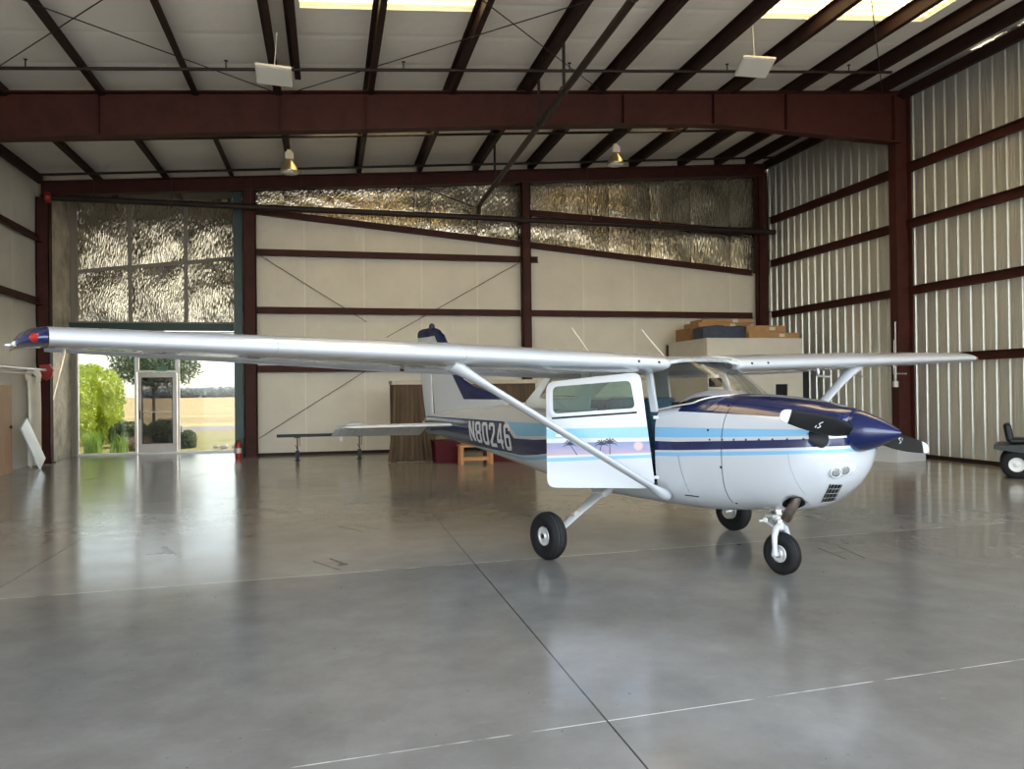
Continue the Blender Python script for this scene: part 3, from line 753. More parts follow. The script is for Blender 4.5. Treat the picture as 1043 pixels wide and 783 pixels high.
for side in (-1, 1):
    N_ = 'N80246'
    if side == 1: continue
    for i, ch in enumerate(N_):
        L0 = -3.335 + i * .220
        zt0, zb0 = 1.178, [.915, .90, .885, .872, .862, .855][i]
        wd = .178
        def fn(u, v, w, L0=L0, zt0=zt0, zb0=zb0, wd=wd):
            z = zb0 + (zt0 - zb0) * v; x = L0 + u * wd + (1 - v) * .075
            p, n = on_surf(x, z, .004); return p
        decal(GL[ch], fn, 'registration_character', 'lettering', fus, 6)

# rivets along the cowl side
for i in range(8):
    x = 1.36 + i * .118 if i else 1.345
    p, n = on_surf(x, 1.138 + .06 * (x - .96) / 1.33 * 1.0, .001)
    m = MB(); m.lathe([(.0001, .004), (.009, .002), (.009, -.004)], (0, 0, 0), 'z', 8)
    R = n.to_track_quat('Z', 'Y').to_matrix()
    for v in m.b.verts: v.co = p + R @ v.co
    m.build('fastener', 'black', cowl)
for (x, z) in ((1.32, 1.235), (1.46, .93), (1.5, .62), (1.44, 1.44)):
    p, n = on_surf(x, z, .001); m = MB(); m.lathe([(.0001, .004), (.011, .002), (.011, -.004)], (0, 0, 0), 'z', 8); R = n.to_track_quat('Z', 'Y').to_matrix()
    for v in m.b.verts: v.co = p + R @ v.co
    m.build('fastener', 'black', cowl)
# landing lights in the chin, project onto the front of the cowl
def on_front(y, z, off=.004):
    h = BV.ray_cast(Vector((4, y, z)), Vector((-1, 0, 0))); return h[0] + h[1] * off, h[1]
def on_near(P_, off=.003):
    o = Vector((6.0, -5.5, 1.6)); h = BV.ray_cast(o, (Vector(P_) - o).normalized()); n = h[1] if h[1].x > -.2 and h[1].dot(h[0] - Vector((1.8, 0, 1.0))) > 0 else -h[1]
    return h[0] + n * off, n
for (P_, mt) in (((2.352, -.256, .942), 'rim'), ((2.374, -.178, .953), 'rim'), ((2.388, -.105, .964), 'white')):
    p, n = on_near(P_); n = Vector((.93, -.30, -.16)).normalized(); p = p + n * .004; R = n.to_track_quat('Z', 'Y').to_matrix()
    m = MB(); m.lathe([(.043, -.004), (.046, .003), (.040, .005), (.036, .0)], (0, 0, 0), 'z', 20, cap=False)
    for v in m.b.verts: v.co = p + R @ Vector((v.co.x * 1.15, v.co.y * .9, v.co.z))
    lf = m.build('landing_light', 'white', cowl)
    m = MB(); m.lathe([(.0001, .003), (.02, .003), (.038, .002), (.038, -.004)], (0, 0, 0), 'z', 20)
    for v in m.b.verts: v.co = p + R @ Vector((v.co.x * 1.15, v.co.y * .9, v.co.z))
    m.build('lamp_lens', 'greylens' if mt == 'rim' else 'white', lf)
# mesh covered air intake at the chin
def grid_patch(TL, TR, BL, BR, off):
    TL, TR, BL, BR = map(Vector, (TL, TR, BL, BR)); rs = []
    for a in range(9):
        rs.append([on_near((TL.lerp(TR, c_ / 8)).lerp(BL.lerp(BR, c_ / 8), a / 8), off)[0] for c_ in range(9)])
    return rs
GP = ((2.29, -.24, .849), (2.32, -.125, .841), (2.13, -.13, .68), (2.143, .02, .68))
m = MB(); m.rings(grid_patch(*GP, .004), closed=False); ai = m.build('air_intake', 'black', cowl)
gr = grid_patch(*GP, .007)
m = MB()
for row in gr[::2]: m.tube(row, .0012, 4)
for j in (1, 3, 5, 7): m.tube([gr[i][j] for i in range(9)], .0012, 4)
m.build('intake_mesh', 'rim', ai)
# exhaust stack
m = MB(); A_, B_ = Vector((2.01, -.25, .72)), Vector((1.915, -.295, .525))
d = (B_ - A_).normalized(); u = d.orthogonal().normalized(); v_ = d.cross(u); rs = []
for P_, r in ((A_, .038), (B_, .04), (B_, .033), (A_, .03)): rs.append([P_ + (u * math.cos(2 * PI * k / 20) + v_ * math.sin(2 * PI * k / 20)) * r for k in range(20)])
m.rings(rs, cap1=False, cap0=False); m.build('exhaust_pipe', 'exhaust', cowl)
# panel seams on the cowl and side
def seam(pts, r=.0025, par=None, mt='dark', side=-1):
    m = MB(); P_ = [on_surf(x, z, .0005, side)[0] for x, z in pts]; m.tube(P_, r, 5); return m.build('panel_seam', mt, par or fus)
for sd in (-1, 1):
    seam([(1.47, .62 + .05 * i) for i in range(17)], .002, cowl, side=sd)
seam([(.98 + .11 * i / 8, 1.0 - .05 * i) for i in range(9)], .0018)
seam([(1.0 + .03 * i, .645) for i in range(6)], .006)
P_ = [(2.12, 1.05 + .02 * 0)] 
seam([(2.10 - .02 * math.cos(k * PI / 10) * 1, 1.09 - .34 * k / 10) for k in range(11)], .002, cowl, 'interior')
# round access panel outline on navy deck
m = MB(); pts = []
for k in range(25):
    a = 2 * PI * k / 24; x = 1.28 + .06 * math.cos(a); y = -.42 + .045 * math.sin(a)
    h = BV.ray_cast(Vector((x, y, 3)), Vector((0, 0, -1))); pts.append(h[0] + h[1] * .001)
m.tube(pts, .0025, 5); m.build('fuel_panel_ring', 'navy', fus)

# spinner and propeller
HUB = (2.40, 0, 1.232)
m = MB(); prof = [(.160, 2.37), (.163, 2.385), (.155, 2.42), (.138, 2.475), (.112, 2.54), (.084, 2.60), (.056, 2.655), (.032, 2.695), (.014, 2.72), (.0001, 2.728)]
m.lathe(prof, (0, 0, 1.245), 'x', 32); pr = None
prop = MB(); prop.lathe([(.06, 2.38), (.06, 2.44)], (0, 0, 1.25), 'x', 16); prop = prop.build('propeller', 'black', PL)
m.build('spinner', 'navy', prop)
m = MB(); m.lathe([(.166, 2.362), (.166, 2.372)], (0, 0, 1.25), 'x', 32); m.build('spinner_backplate', 'navy', prop)
BD = Vector((0, .985, -.175)).normalized()
for s in (1, -1):
    D = BD * s; Xv = Vector((1, 0, 0)); T = D.cross(Xv).normalized()      # blade chord direction in the disc
    def ringat(r, ch, th, tw):
        a = math.radians(tw); cd = (T * math.cos(a) + Xv * math.sin(a) * (1)); nd = (Xv * math.cos(a) - T * math.sin(a)); out = []
        for k in range(16):
            q = 2 * PI * k / 16; out.append(Vector((2.40, 0, 1.232)) + D * r + cd * (math.cos(q) * ch / 2) + nd * (math.sin(q) * th / 2))
        return out
    R_ = [(.06, .07, .06, 40), (.15, .10, .045, 34), (.25, .135, .032, 28), (.38, .152, .024, 23), (.55, .148, .018, 19), (.72, .128, .013, 16), (.865, .102, .010, 14)]
    bl = MB().rings; mb = MB(); mb.rings([ringat(*q) for q in R_]); blade = mb.build('blade', 'black', prop)
    mb = MB(); mb.rings([ringat(*q) for q in [(.865, .1025, .0105, 14), (.90, .097, .009, 14), (.935, .082, .008, 13), (.955, .06, .006, 13), (.963, .03, .004, 13)]]); mb.build('blade_tip', 'lettering', blade, label='white painted blade tip')
    # small maker's mark, white on the front face
    for k, (a0, b0, a1, b1) in enumerate([(.50, .02, .535, .0), (.535, .0, .505, -.02), (.505, -.02, .54, -.035), (.555, -.015, .565, -.035)]):
        a = math.radians(19.5); cd = (T * math.cos(a) + Xv * math.sin(a)); nd = (Xv * math.cos(a) - T * math.sin(a))
        nd = nd if nd.x > 0 else -nd
        P0 = Vector(HUB) + D * a0 + cd * b0 + nd * .0115; P1 = Vector(HUB) + D * a1 + cd * b1 + nd * .0115
        mb = MB(); mb.bar(P0, P1, .006, .002, nd) ; mb.build('blade_mark', 'lettering', blade)

# wings
def airfoil(n=18, th=.12):
    up, lo = [], []
    for i in range(n + 1):
        x = .5 * (1 - math.cos(PI * i / n)); t = 5 * th * (.2969 * math.sqrt(x) - .126 * x - .3516 * x**2 + .2843 * x**3 - .1036 * x**4)
        c = .02 / .16 * (.8 * x - x * x) if x < .4 else .02 / .36 * (.2 + .8 * x - x * x)
        up.append((x, c + t)); lo.append((x, c - t))
    return list(reversed(up)) + lo[1:-1]          # TE top -> LE -> TE bottom
AF = airfoil()
def wsec(y, xle, zle, ch, inc, ts=1.0, x0=0., x1=1.):
    a = math.radians(inc); out = []
    for (u, v) in AF:
        uu = min(max(u, x0), x1); dx = -uu * ch; dz = v * ch * ts
        out.append(Vector((xle + dx * math.cos(a) + dz * math.sin(a) * 0, y, zle + dz + dx * math.sin(a))))
    return out
def wing_st(ay):    # LE x, LE z, chord, incidence at span station
    z = 1.815 + (1.945 - 1.815) * (ay - .5) / 4.83
    if ay <= 2.6: return (.84, z, 1.626, 2.4 - .5 * (ay - .5) / 2.1)
    t = (ay - 2.6) / (5.33 - 2.6); return (.84 - .22 * t, z, 1.626 - .50 * t, 1.9 - 1.9 * t)
WZ = {}
for s in (-1, 1):
    ys_ = [.5, 1.0, 1.6, 2.2, 2.6, 3.2, 4.0, 4.7, 5.33]
    CUT = .74
    m = MB(); rs = []
    for ay in ys_:
        xl, zl, ch, inc = wing_st(ay); rs.append(wsec(s * ay, xl, zl, ch, inc, 1., 0, CUT))
    m.rings(rs)
    wing = m.build('wing', 'white', PL)
    def surf(name, y0, y1, droop=0):
        m = MB(); rs = []
        for ay in (y0, (y0 + y1) / 2, y1):
            xl, zl, ch, inc = wing_st(ay); full = wsec(s * ay, xl, zl, ch, inc, 1., CUT + .008, 1.)
            rs.append(full)
        m.rings(rs); return m.build(name, 'white', wing)
    surf('flap', .56, 2.56); surf('aileron', 2.60, 5.20)
    m = MB(); m.rings([wsec(s * ay, *wing_st(ay)[:3], wing_st(ay)[3], 1., CUT, 1.) for ay in (5.22, 5.33)]); m.build('wing_corner', 'white', wing)
    # navy drooped tip
    m = MB(); rs = []
    for k, (dy, sc_, dz, ts) in enumerate([(0, 1, 0, 1.0), (.05, .985, -.002, .98), (.10, .94, -.008, .92), (.145, .86, -.018, .80), (.175, .74, -.030, .62), (.19, .58, -.04, .40), (.195, .4, -.045, .18)]):
        xl, zl, ch, inc = wing_st(5.33); c2 = ch * sc_
        rs.append(wsec(s * (5.335 + dy), xl - .035 - (ch - c2) * .75 + .035 * (1 if k == 0 else 1 - k * .1), zl + dz, c2, 0, ts))
    m.rings(rs); tip = m.build('wing_tip', 'navy', wing, label='navy drooped wing tip')
    xl, zl, ch, inc = wing_st(5.33)
    m = MB(); m.lathe([(.0001, -.03), (.035, -.025), (.045, 0), (.035, .03), (.0001, .045)], (0, 0, 0), 'x', 14)
    for v in m.b.verts: v.co = Vector((xl - .06 + v.co.x * 1.0, s * (5.40) + v.co.y * .8, zl + .0 + v.co.z * .7))
    m.build('navigation_light', 'redlens', tip)
    m = MB(); m.lathe([(.0001, -.012), (.014, -.01), (.017, 0), (.012, .012), (.0001, .016)], (xl - .22, s * 5.505, zl - .03), 'x', 12); m.build('strobe_light', 'lampcap', tip)
    m = MB(); m.lathe([(.0001, -.02), (.014, -.01), (.015, .015), (.0001, .035)], (xl - .40, s * 5.54, zl - .03), 'y', 12); m.build('light_lens', 'alu', tip)
    # rounded root cap and vent on the leading edge
    m = MB(); rs = []
    for (yy, sc_) in ((.50, 1), (.475, .96), (.462, .85), (.458, .6)):
        xl, zl, ch, inc = wing_st(.5); base = wsec(s * yy, xl, zl, ch, inc, 1., 0, .28); c0 = Vector((xl - .12, s * yy, zl + .01))
        rs.append([c0 + (p - c0) * sc_ for p in base])
    m.rings(rs); rc_ = m.build('root_fairing', 'white', wing)
    m = MB(); m.torus((.70, s * .452, 1.83), .045, .014, 'y', 20, 8); m.lathe([(.0001, .0), (.03, .0), (.03, .01)], (.70, s * .45, 1.83), 'y', 14); m.build('air_vent', 'alu', rc_)
    for yy in (.62, .86):
        xl, zl, ch, inc = wing_st(yy); m = MB(); m.lathe([(.0001, .006), (.012, .004), (.012, -.01)], (xl - .002, s * yy, zl + .012), 'x', 10); m.build('stall_port', 'dark', wing)
    # cuff seam, rivet line, fuel drain
    for yy in (2.6, 4.0):
        xl, zl, ch, inc = wing_st(yy); m = MB(); q = wsec(s * yy, xl, zl, ch, inc, 1.01, 0, .72); m.tube(q[4:33], .0018, 4); m.build('panel_seam', 'interior', wing)
    for k_, yy in enumerate((1.3, 1.9, 2.9, 3.5, 4.1, 4.7)):
        xl, zl, ch, inc = wing_st(yy); u = .42; lowz = zl - .040 * ch - u * ch * math.sin(math.radians(inc)) + .004
        m = MB(); m.lathe([(.0001, -.006), (.055, -.005), (.06, .004)], (xl - u * ch, s * yy, lowz), 'z', 20); m.build('inspection_cover', 'white', wing)
    # wing strut
    a = Vector((.82, s * .56, .635)); b_ = Vector((.62, s * 2.56, 1.775)); d = (b_ - a).normalized()
    fw = Vector((1, 0, 0)); fw = (fw - d * fw.dot(d)).normalized(); nn = d.cross(fw)
    def sring(p, c, t): return [p + fw * (math.cos(2 * PI * k / 20) * c / 2) + nn * (math.sin(2 * PI * k / 20) * t / 2) for k in range(20)]
    L = (b_ - a).length
    m = MB(); m.rings([sring(a + d * q, .125, .055) for q in (.10, .5, 1.2, L - .25)]); stt = m.build('wing_strut', 'white', PL)
    m = MB(); m.rings([sring(a + d * q, c, t) for q, c, t in ((-.06, .05, .05), (-.04, .10, .09), (.03, .145, .10), (.12, .14, .07), (.16, .128, .058))]); m.build('lower_strut_fairing', 'white', stt)
    m = MB(); m.rings([sring(a + d * q, c, t) for q, c, t in ((L - .27, .128, .058), (L - .23, .138, .068), (L - .12, .148, .08), (L - .04, .165, .095), (L + .07, .20, .12))]); m.build('upper_strut_fairing', 'white', stt)
# access panels outline and pitot mast under the wings
m = MB(); m.tube([(.45, 2.9, 1.80), (.45, 2.9, 1.72), (.56, 2.9, 1.70)], .012, 8); m.build('tie_down_ring', 'alu', PL)
m = MB(); m.tube([(.50, 3.6, 1.84), (.50, 3.6, 1.74), (.66, 3.6, 1.735)], .009, 8); m.build('pitot_tube', 'alu', PL)
m = MB(); m.lathe([(.0001, -.03), (.018, -.02), (.02, .03), (.012, .07)], (.62, 1.95, 1.73), 'z', 12); m.tube([(.62, 1.95, 1.71), (.62, 2.16, 1.70)], .012, 8); m.build('fuel_drain', 'alu', PL)

# cabin upper structure: roof skin, side frames, rear window frame
m = MB(); rs = []
ROOF = [(.80, 1.872, .0), (.70, 1.890, .0), (.50, 1.905, .02), (.2, 1.912, .02), (-.3, 1.905, .02), (-.8, 1.88, .02), (-.95, 1.86, .02)]
for x, z, t in ROOF:
    row = [Vector((x, y, z - .035 * (abs(y) / .5) ** 3)) for y in [-.5 + .1 * k for k in range(11)]]
    rs.append(row + [p - Vector((0, 0, .03)) for p in reversed(row)])
m.rings(rs); roof = m.build('cabin_roof', 'white', PL)
def side_panel(s):
    out = [(.72, 1.40), (.585, 1.80), (.55, 1.86), (-.95, 1.86), (-1.80, 1.46), (-1.75, 1.42)]
    if s < 0:
        hole = rrect([(-.25, 1.42), (.70, 1.42), (.86, 1.42), (.60, 1.76), (-.25, 1.76)], .05)
        out = [(.72, 1.38), (.585, 1.80), (.55, 1.86), (-.95, 1.86), (-1.80, 1.46), (-1.75, 1.38), (-.28, 1.38), (-.28, 1.76), (.52, 1.76), (.64, 1.38)]
        holes = [rrect([(-.45, 1.49), (-.45, 1.76), (-1.0, 1.76), (-1.38, 1.50)], .07)]
    else:
        holes = [rrect([(.63, 1.44), (.50, 1.78), (-.20, 1.78), (-.20, 1.44)], .07), rrect([(-.40, 1.49), (-.40, 1.76), (-1.0, 1.76), (-1.38, 1.50)], .07)]
    def fn(u, v, w): return Vector((u, s * (.535 - .05 * max(0, (v - 1.4)) / .4 - (max(0, -.9 - u) * .27)) + w, v))
    o = decal([out] + holes, fn, 'cabin_side_frame', 'white', PL, 1, .012)
    for h in holes:
        decal([h], lambda u, v, w: fn(u, v, 0), 'side_window', 'windshield', o, 0)
    return o
side_panel(-1); side_panel(1)
# rear window
m = MB(); m.rings([[Vector((-.95, y, 1.86 - .03 * (abs(y) / .5) ** 3)) for y in [-.44 + .088 * k for k in range(11)]], [Vector((-1.40, y * .80, 1.69 - .06 * (abs(y) / .44) ** 2)) for y in [-.44 + .088 * k for k in range(11)]], [Vector((-1.82, y * .60, 1.475 - .05 * (abs(y) / .44) ** 2)) for y in [-.44 + .088 * k for k in range(11)]]], closed=False)
m.build('rear_window', 'windshield', PL)
# windshield
def wsrow(t):
    row = []
    for k in range(21):
        a = -1 + 2 * k / 20; ab = abs(a)
        bx = 1.30 - .28 * ab ** 2.2 - .34 * max(0, ab - .8) / .2; by = .525 * math.sin(a * PI / 2) * 1.0; bz = 1.530 - .135 * ab ** 3.2
        tx = .80 - .25 * ab ** 6; ty = .49 * a; tz = 1.870 - .070 * ab ** 6
        bul = math.sin(PI * t) * .018 * (1 - .5 * ab)
        row.append(Vector((bx + (tx - bx) * t + bul, by + (ty - by) * t, bz + (tz - bz) * t + bul * .8)))
    return row
m = MB(); m.rings([wsrow(i / 10) for i in range(11)], closed=False); ws = m.build('windshield', 'windshield', PL)
m = MB(); m.tube(wsrow(0), .008, 6); m.build('windshield_trim', 'rim', ws)
for s in (-1, 1):
    m = MB(); q0, q1 = wsrow(0), wsrow(1); k = 0 if s < 0 else 20
    A_, B_ = q0[k], q1[k]; m.bar(A_, B_, .05, .035, (0, s, 0)); m.build('windshield_post', 'white', PL)
# glareshield, compass, cabin furniture
m = MB(); rs = []
for x, z, w_ in ((.80, 1.46, .45), (.82, 1.53, .44), (.88, 1.562, .42), (1.0, 1.578, .37), (1.10, 1.562, .30), (1.20, 1.53, .18)):
    rs.append([Vector((x, w_ * a / 5, z - .13 * (w_ * abs(a) / 5 / .45) ** 3)) for a in range(-5, 6)])
m.rings(rs, closed=False); m.build('glareshield', 'glareshield', PL)
m = MB(); m.box((.83, 0, 1.30), (.03, .90, .34)); m.build('instrument_panel', 'dark', PL)
m = MB(); m.box((.93, 0, 1.645), (.08, .115, .085), bev=.015); m.build('compass', 'black', PL)
m = MB(); m.box((.925, 0, 1.70), (.05, .06, .035), bev=.008); m.bar((.92, 0, 1.71), (.76, 0, 1.81), .02, .02); m.build('compass_bracket', 'lampcap', PL)
for y in (-.25, .25):
    m = MB(); m.tube([(.80, y, 1.28), (.66, y, 1.28)], .015, 8); m.torus((.655, y, 1.28), .12, .016, 'x', 20, 8); m.build('control_yoke', 'dark', PL)
for (x, y) in ((.10, -.25), (.10, .25)):
    t_ = MB(); t_.box((x + .12, y, .93), (.45, .40, .12), bev=.03); seat = t_.build('cabin_seat', 'seat', PL)
    t_ = MB(); t_.box((x - .14, y, 1.22), (.12, .38, .56), Euler((0, math.radians(-12), 0)), bev=.03); t_.build('seat_back', 'seat', seat)
    t_ = MB(); t_.box((x + .12, y, .76), (.35, .3, .22)); t_.build('seat_base', 'dark', seat)
t_ = MB(); t_.box((-.85, 0, .93), (.42, .90, .14), bev=.03); t_.box((-1.08, 0, 1.22), (.12, .88, .5), Euler((0, math.radians(-14), 0)), bev=.03); t_.build('rear_bench', 'seat', PL)

# open cabin door
DA = .916
dob = bpy.data.objects.new('d', None)
def m_doorpaint():
    t = NT('door_livery_paint'); co = t.coord(); x, y, z = t.xyz(co)
    lin = lambda a, b_: t.math('ADD', a, t.math('MULTIPLY', x, b_ - a))
    gt = lambda a, b_: t.math('GREATER_THAN', a, b_)
    band = lambda lo, hi: t.math('MULTIPLY', gt(z, lo), gt(hi, z))
    c = t.mix(band(lin(1.148, 1.143), lin(1.245, 1.232)), WHITE, LBLUE)
    dusk = t.ramp(t.math('ADD', t.rng(z, .99, 1.11, 0, .6), t.math('MULTIPLY', t.noise(t.mapping(co, (1, 1, 6)), 4, 4), .5)), [(.25, (.42, .31, .34)), (.5, (.27, .25, .38)), (.8, (.16, .20, .36))])
    sun = t.math('SQRT', t.math('ADD', t.math('POWER', t.math('SUBTRACT', x, .16), 2), t.math('POWER', t.math('SUBTRACT', z, 1.07), 2)))
    dusk = t.mix(t.rng(sun, .03, .05, .8, 0), dusk, (.62, .42, .36))
    c = t.mix(band(lin(1.008, .985), lin(1.112, 1.101)), c, dusk)
    c = t.mix(band(lin(.965, .927), lin(.991, .962)), c, LBLUE)
    t.set(Base_Color=c, Roughness=.2); t.b.inputs['Coat Weight'].default_value = .5; return t.m
M['doorpaint'] = m_doorpaint()
def dfn(u, v, w): return Vector((u, w, v))
outd = rrect([(.01, .68), (1.0, .69), (1.0, 1.665), (.135, 1.75)], .085, 6)
hold = rrect([(.17, 1.405), (.955, 1.36), (.955, 1.635), (.215, 1.690)], .05, 6)
cd = decal([outd, hold], dfn, 'cabin_door', 'doorpaint', PL, 0, .017)
cd.location = (.70, -.545, 0)
cd.rotation_euler = (0, 0, PI + DA)       # local u runs aft and outward
# window with its proud white frame
m = MB(); i2 = rrect([(.185, 1.418), (.938, 1.372), (.938, 1.622), (.228, 1.672)], .05, 6); o2 = rrect([(.150, 1.388), (.972, 1.340), (.972, 1.652), (.20, 1.704)], .07, 6)
m.frame(o2, i2, lambda u, v, t: Vector((u, t, v)), .018, .034); wf = m.build('window_frame', 'white', cd)
decal([i2], lambda u, v, w: Vector((u, .026, v)), 'door_window', 'greenglass', wf, 0)
m = MB(); m.bar((.17, .018, 1.378), (.95, .018, 1.330), .01, .018); m.build('window_gap_strip', 'black', cd)  # black strip drawn for the gap below the window frame
m = MB(); m.box((.87, .026, 1.17), (.09, .010, .02), bev=.003); m.build('door_handle', 'alu', cd)
for z in (1.33, .78):
    m = MB(); m.box((-.005, .0, z), (.05, .022, .03), bev=.004); m.build('hinge', 'white', cd)
# palm silhouettes on the dusk band
def palm(u0, z0, s, lean):
    m = MB(); Y_ = .0178; top_ = (u0 + lean * s, z0 + .075 * s)
    def strip(P_, w0, w1):
        for (a, b_), f0, f1 in zip(zip(P_, P_[1:]), [w0 + (w1 - w0) * i / (len(P_) - 1) for i in range(len(P_))], [w0 + (w1 - w0) * (i + 1) / (len(P_) - 1) for i in range(len(P_))]):
            d_ = Vector((b_[0] - a[0], b_[1] - a[1])); n_ = Vector((-d_.y, d_.x)).normalized()
            vs = [m.b.verts.new((a[0] + n_.x * f0, Y_, a[1] + n_.y * f0)), m.b.verts.new((a[0] - n_.x * f0, Y_, a[1] - n_.y * f0)), m.b.verts.new((b_[0] - n_.x * f1, Y_, b_[1] - n_.y * f1)), m.b.verts.new((b_[0] + n_.x * f1, Y_, b_[1] + n_.y * f1))]
            m._f(vs)
    strip([(u0, z0), (u0 + lean * s * .6, z0 + .045 * s), top_], .004, .003)
    for k in range(7):
        a = PI * (-.1 + 1.2 * k / 6); L_ = .055 * s
        strip([top_, (top_[0] + math.cos(a) * L_ * .6, top_[1] + math.sin(a) * L_ * .5 + .008), (top_[0] + math.cos(a) * L_, top_[1] + math.sin(a) * L_ * .5 - .012)], .007 * s, .001)
    m.build('palm_silhouette', 'navy', cd)
palm(.72, .99, 1.3, .05); palm(.42, .995, 1.4, .0); palm(.52, .995, 1.25, -.02)

# landing gear
def wheel(name, c, R, w, par, rimr):
    m = MB(); x, y, z = c; r = w / 2
    prof = [(rimr, -r * .55), (rimr + .02, -r * .8), (R - .05, -r * .98), (R - .025, -r * .88), (R - .006, -r * .5)]
    gr_ = [(-.42, R - .002), (-.40, R - .010), (-.34, R - .010), (-.32, R), (-.12, R), (-.10, R - .010), (-.04, R - .010), (-.02, R), (.06, R), (.08, R - .010), (.14, R - .010), (.16, R), (.34, R), (.36, R - .010), (.41, R - .010), (.43, R - .002)]
    prof += [(rr, q * w * .5 * 1.0) for q, rr in gr_]
    prof += [(R - .006, r * .5), (R - .025, r * .88), (R - .05, r * .98), (rimr + .02, r * .8), (rimr, r * .55)]
    m.lathe(prof, c, 'y', 48, cap=False)
    m.mi = 1
    for q in (-.37, -.07, .11, .385): m.lathe([(R - .0085, (q - .022) * w * .5), (R - .0035, (q - .02) * w * .5), (R - .0035, (q + .02) * w * .5), (R - .0085, (q + .022) * w * .5)], c, 'y', 48, cap=False)
    ty = m.build(name, ['rubber', 'dustgroove'], par)
    m = MB(); m.lathe([(rimr + .004, -r * .6), (rimr + .004, -r * .72), (rimr - .015, -r * .72), (rimr - .02, -r * .35), (.035, -r * .3), (.035, -r * .75), (.0001, -r * .78)], c, 'y', 32)
    m.lathe([(rimr + .004, r * .6), (rimr + .004, r * .72), (rimr - .015, r * .72), (rimr - .02, r * .35), (.035, r * .3), (.035, r * .75), (.0001, r * .78)], c, 'y', 32)
    m.build('wheel_rim', 'rim', ty)
    m = MB(); m.lathe([(.0001, -r * .84), (.02, -r * .83), (.024, -r * .74), (.024, r * .74), (.02, r * .83), (.0001, r * .84)], c, 'y', 14); m.build('hub_cap', 'dark', ty)
    for k in range(4):
        for q in (-1, 1):
            a = 2 * PI * k / 4 + .4; m = MB(); m.lathe([(.021, q * r * .30), (.020, q * r * .40)], (x + math.cos(a) * rimr * .58, y, z + math.sin(a) * rimr * .58), 'y', 10); m.build('rim_recess', 'dark', ty)
    return ty
for s in (-1, 1):
    gl = MB()
    P_ = [(-.12, .40, .60), (-.11, .55, .55), (-.06, .80, .435), (-.01, 1.05, .31), (.02, 1.17, .25)]
    rs = []
    for i, (x, y, z) in enumerate(P_):
        w_ = [.19, .17, .145, .118, .095][i]; t_ = .036
        n_ = Vector((0, .42, .9)).normalized()
        rs.append([Vector((x, s * y, z)) + Vector((math.cos(2 * PI * k / 14) * w_ / 2, 0, 0)) + Vector((0, s * n_.y, n_.z)) * (math.sin(2 * PI * k / 14) * t_ / 2) for k in range(14)])
    gl.rings(rs); leg = gl.build('main_gear_leg', 'white', PL)
    m = MB(); m.box((-.12, s * .52, .565), (.21, .14, .07), Euler((s * math.radians(-25), 0, 0)), bev=.025); m.build('leg_fairing', 'white', leg)
    m = MB(); m.box((-.02, s * .93, .395), (.06, .07, .02), Euler((s * math.radians(-25), 0, 0)), bev=.004); m.box((.015, s * .96, .40), (.02, .03, .03)); m.build('step_plate', 'alu', leg)
    m = MB(); m.lathe([(.03, s * 1.12), (.03, s * 1.24)], (.0, 0, .222), 'y', 14); m.lathe([(.085, s * 1.175), (.085, s * 1.185)], (.0, 0, .222), 'y', 24); m.build('brake_disc', 'alu', leg)
    m = MB(); m.box((-.06, s * 1.17, .25), (.07, .06, .08), bev=.01); m.build('brake_caliper', 'dark', leg)
    wheel('main_wheel', (0, s * 1.27, .2225), .2225, .165, PL, .085)
# nose gear
ng = MB(); ng.tube([(1.60, 0, .62), (1.615, 0, .50), (1.63, 0, .42)], [.038, .036, .03], 14); ng = ng.build('nose_gear_strut', 'chrome', PL)
m = MB(); m.lathe([(.05, .46), (.055, .47), (.055, .50), (.04, .51)], (1.612, 0, 0), 'z', 18); m.box((1.60, .0, .50), (.09, .20, .03), bev=.006); m.build('steering_collar', 'rim', ng)
m = MB(); m.bar((1.55, 0, .52), (1.49, 0, .44), .05, .02); m.bar((1.49, 0, .44), (1.58, 0, .40), .05, .02); m.build('torque_link', 'white', ng)
m = MB(); m.tube([(1.56, -.10, .46), (1.50, .03, .455)], .022, 10); m.tube([(1.53, -.14, .45), (1.56, -.10, .46)], .012, 8); m.build('shimmy_damper', 'rim', ng)
m = MB()
for s in (-1, 1): m.tube([(1.632, s * .012, .415), (1.635, s * .06, .385), (1.64, s * .083, .33), (1.648, s * .09, .25), (1.65, s * .09, .17)], [.032, .03, .026, .022, .026], 10)
m.lathe([(.038, .38), (.042, .40), (.034, .44)], (1.63, 0, 0), 'z', 14); m.build('nose_fork', 'white', ng)
m = MB(); m.lathe([(.02, -.115), (.02, .115)], (1.65, 0, .178), 'y', 10); m.lathe([(.012, -.125), (.012, -.115)], (1.65, 0, .178), 'y', 8); m.build('nose_axle', 'rim', ng)
wheel('nose_wheel', (1.65, 0, .178), .178, .125, PL, .07)

# tail: fin with dorsal, rudder, stabilisers
def m_fin():
    t = NT('fin_paint'); co = t.coord(); x, y, z = t.xyz(co)
    # navy forward of the slanted line, navy cap at the top, navy foot
    f = t.math('ADD', x, t.math('MULTIPLY', t.math('SUBTRACT', z, 1.5), 1.0 * .93))
    fr = t.math('MULTIPLY', t.math('GREATER_THAN', f, -3.85), t.math('GREATER_THAN', z, 1.47))
    cap = t.math('GREATER_THAN', z, 2.44)
    le = t.math('GREATER_THAN', t.math('ADD', x, t.math('MULTIPLY', t.math('SUBTRACT', z, 1.75), .72)), -4.00)
    le = t.math('MULTIPLY', le, t.math('GREATER_THAN', z, 2.05))
    q = t.math('MAXIMUM', t.math('MAXIMUM', fr, cap), le)
    q = t.math('MAXIMUM', q, t.math('LESS_THAN', z, 1.19))
    t.set(Base_Color=t.mix(q, WHITE, NAVY), Roughness=.22); t.b.inputs['Coat Weight'].default_value = .4; return t.m
M['fin'] = m_fin()
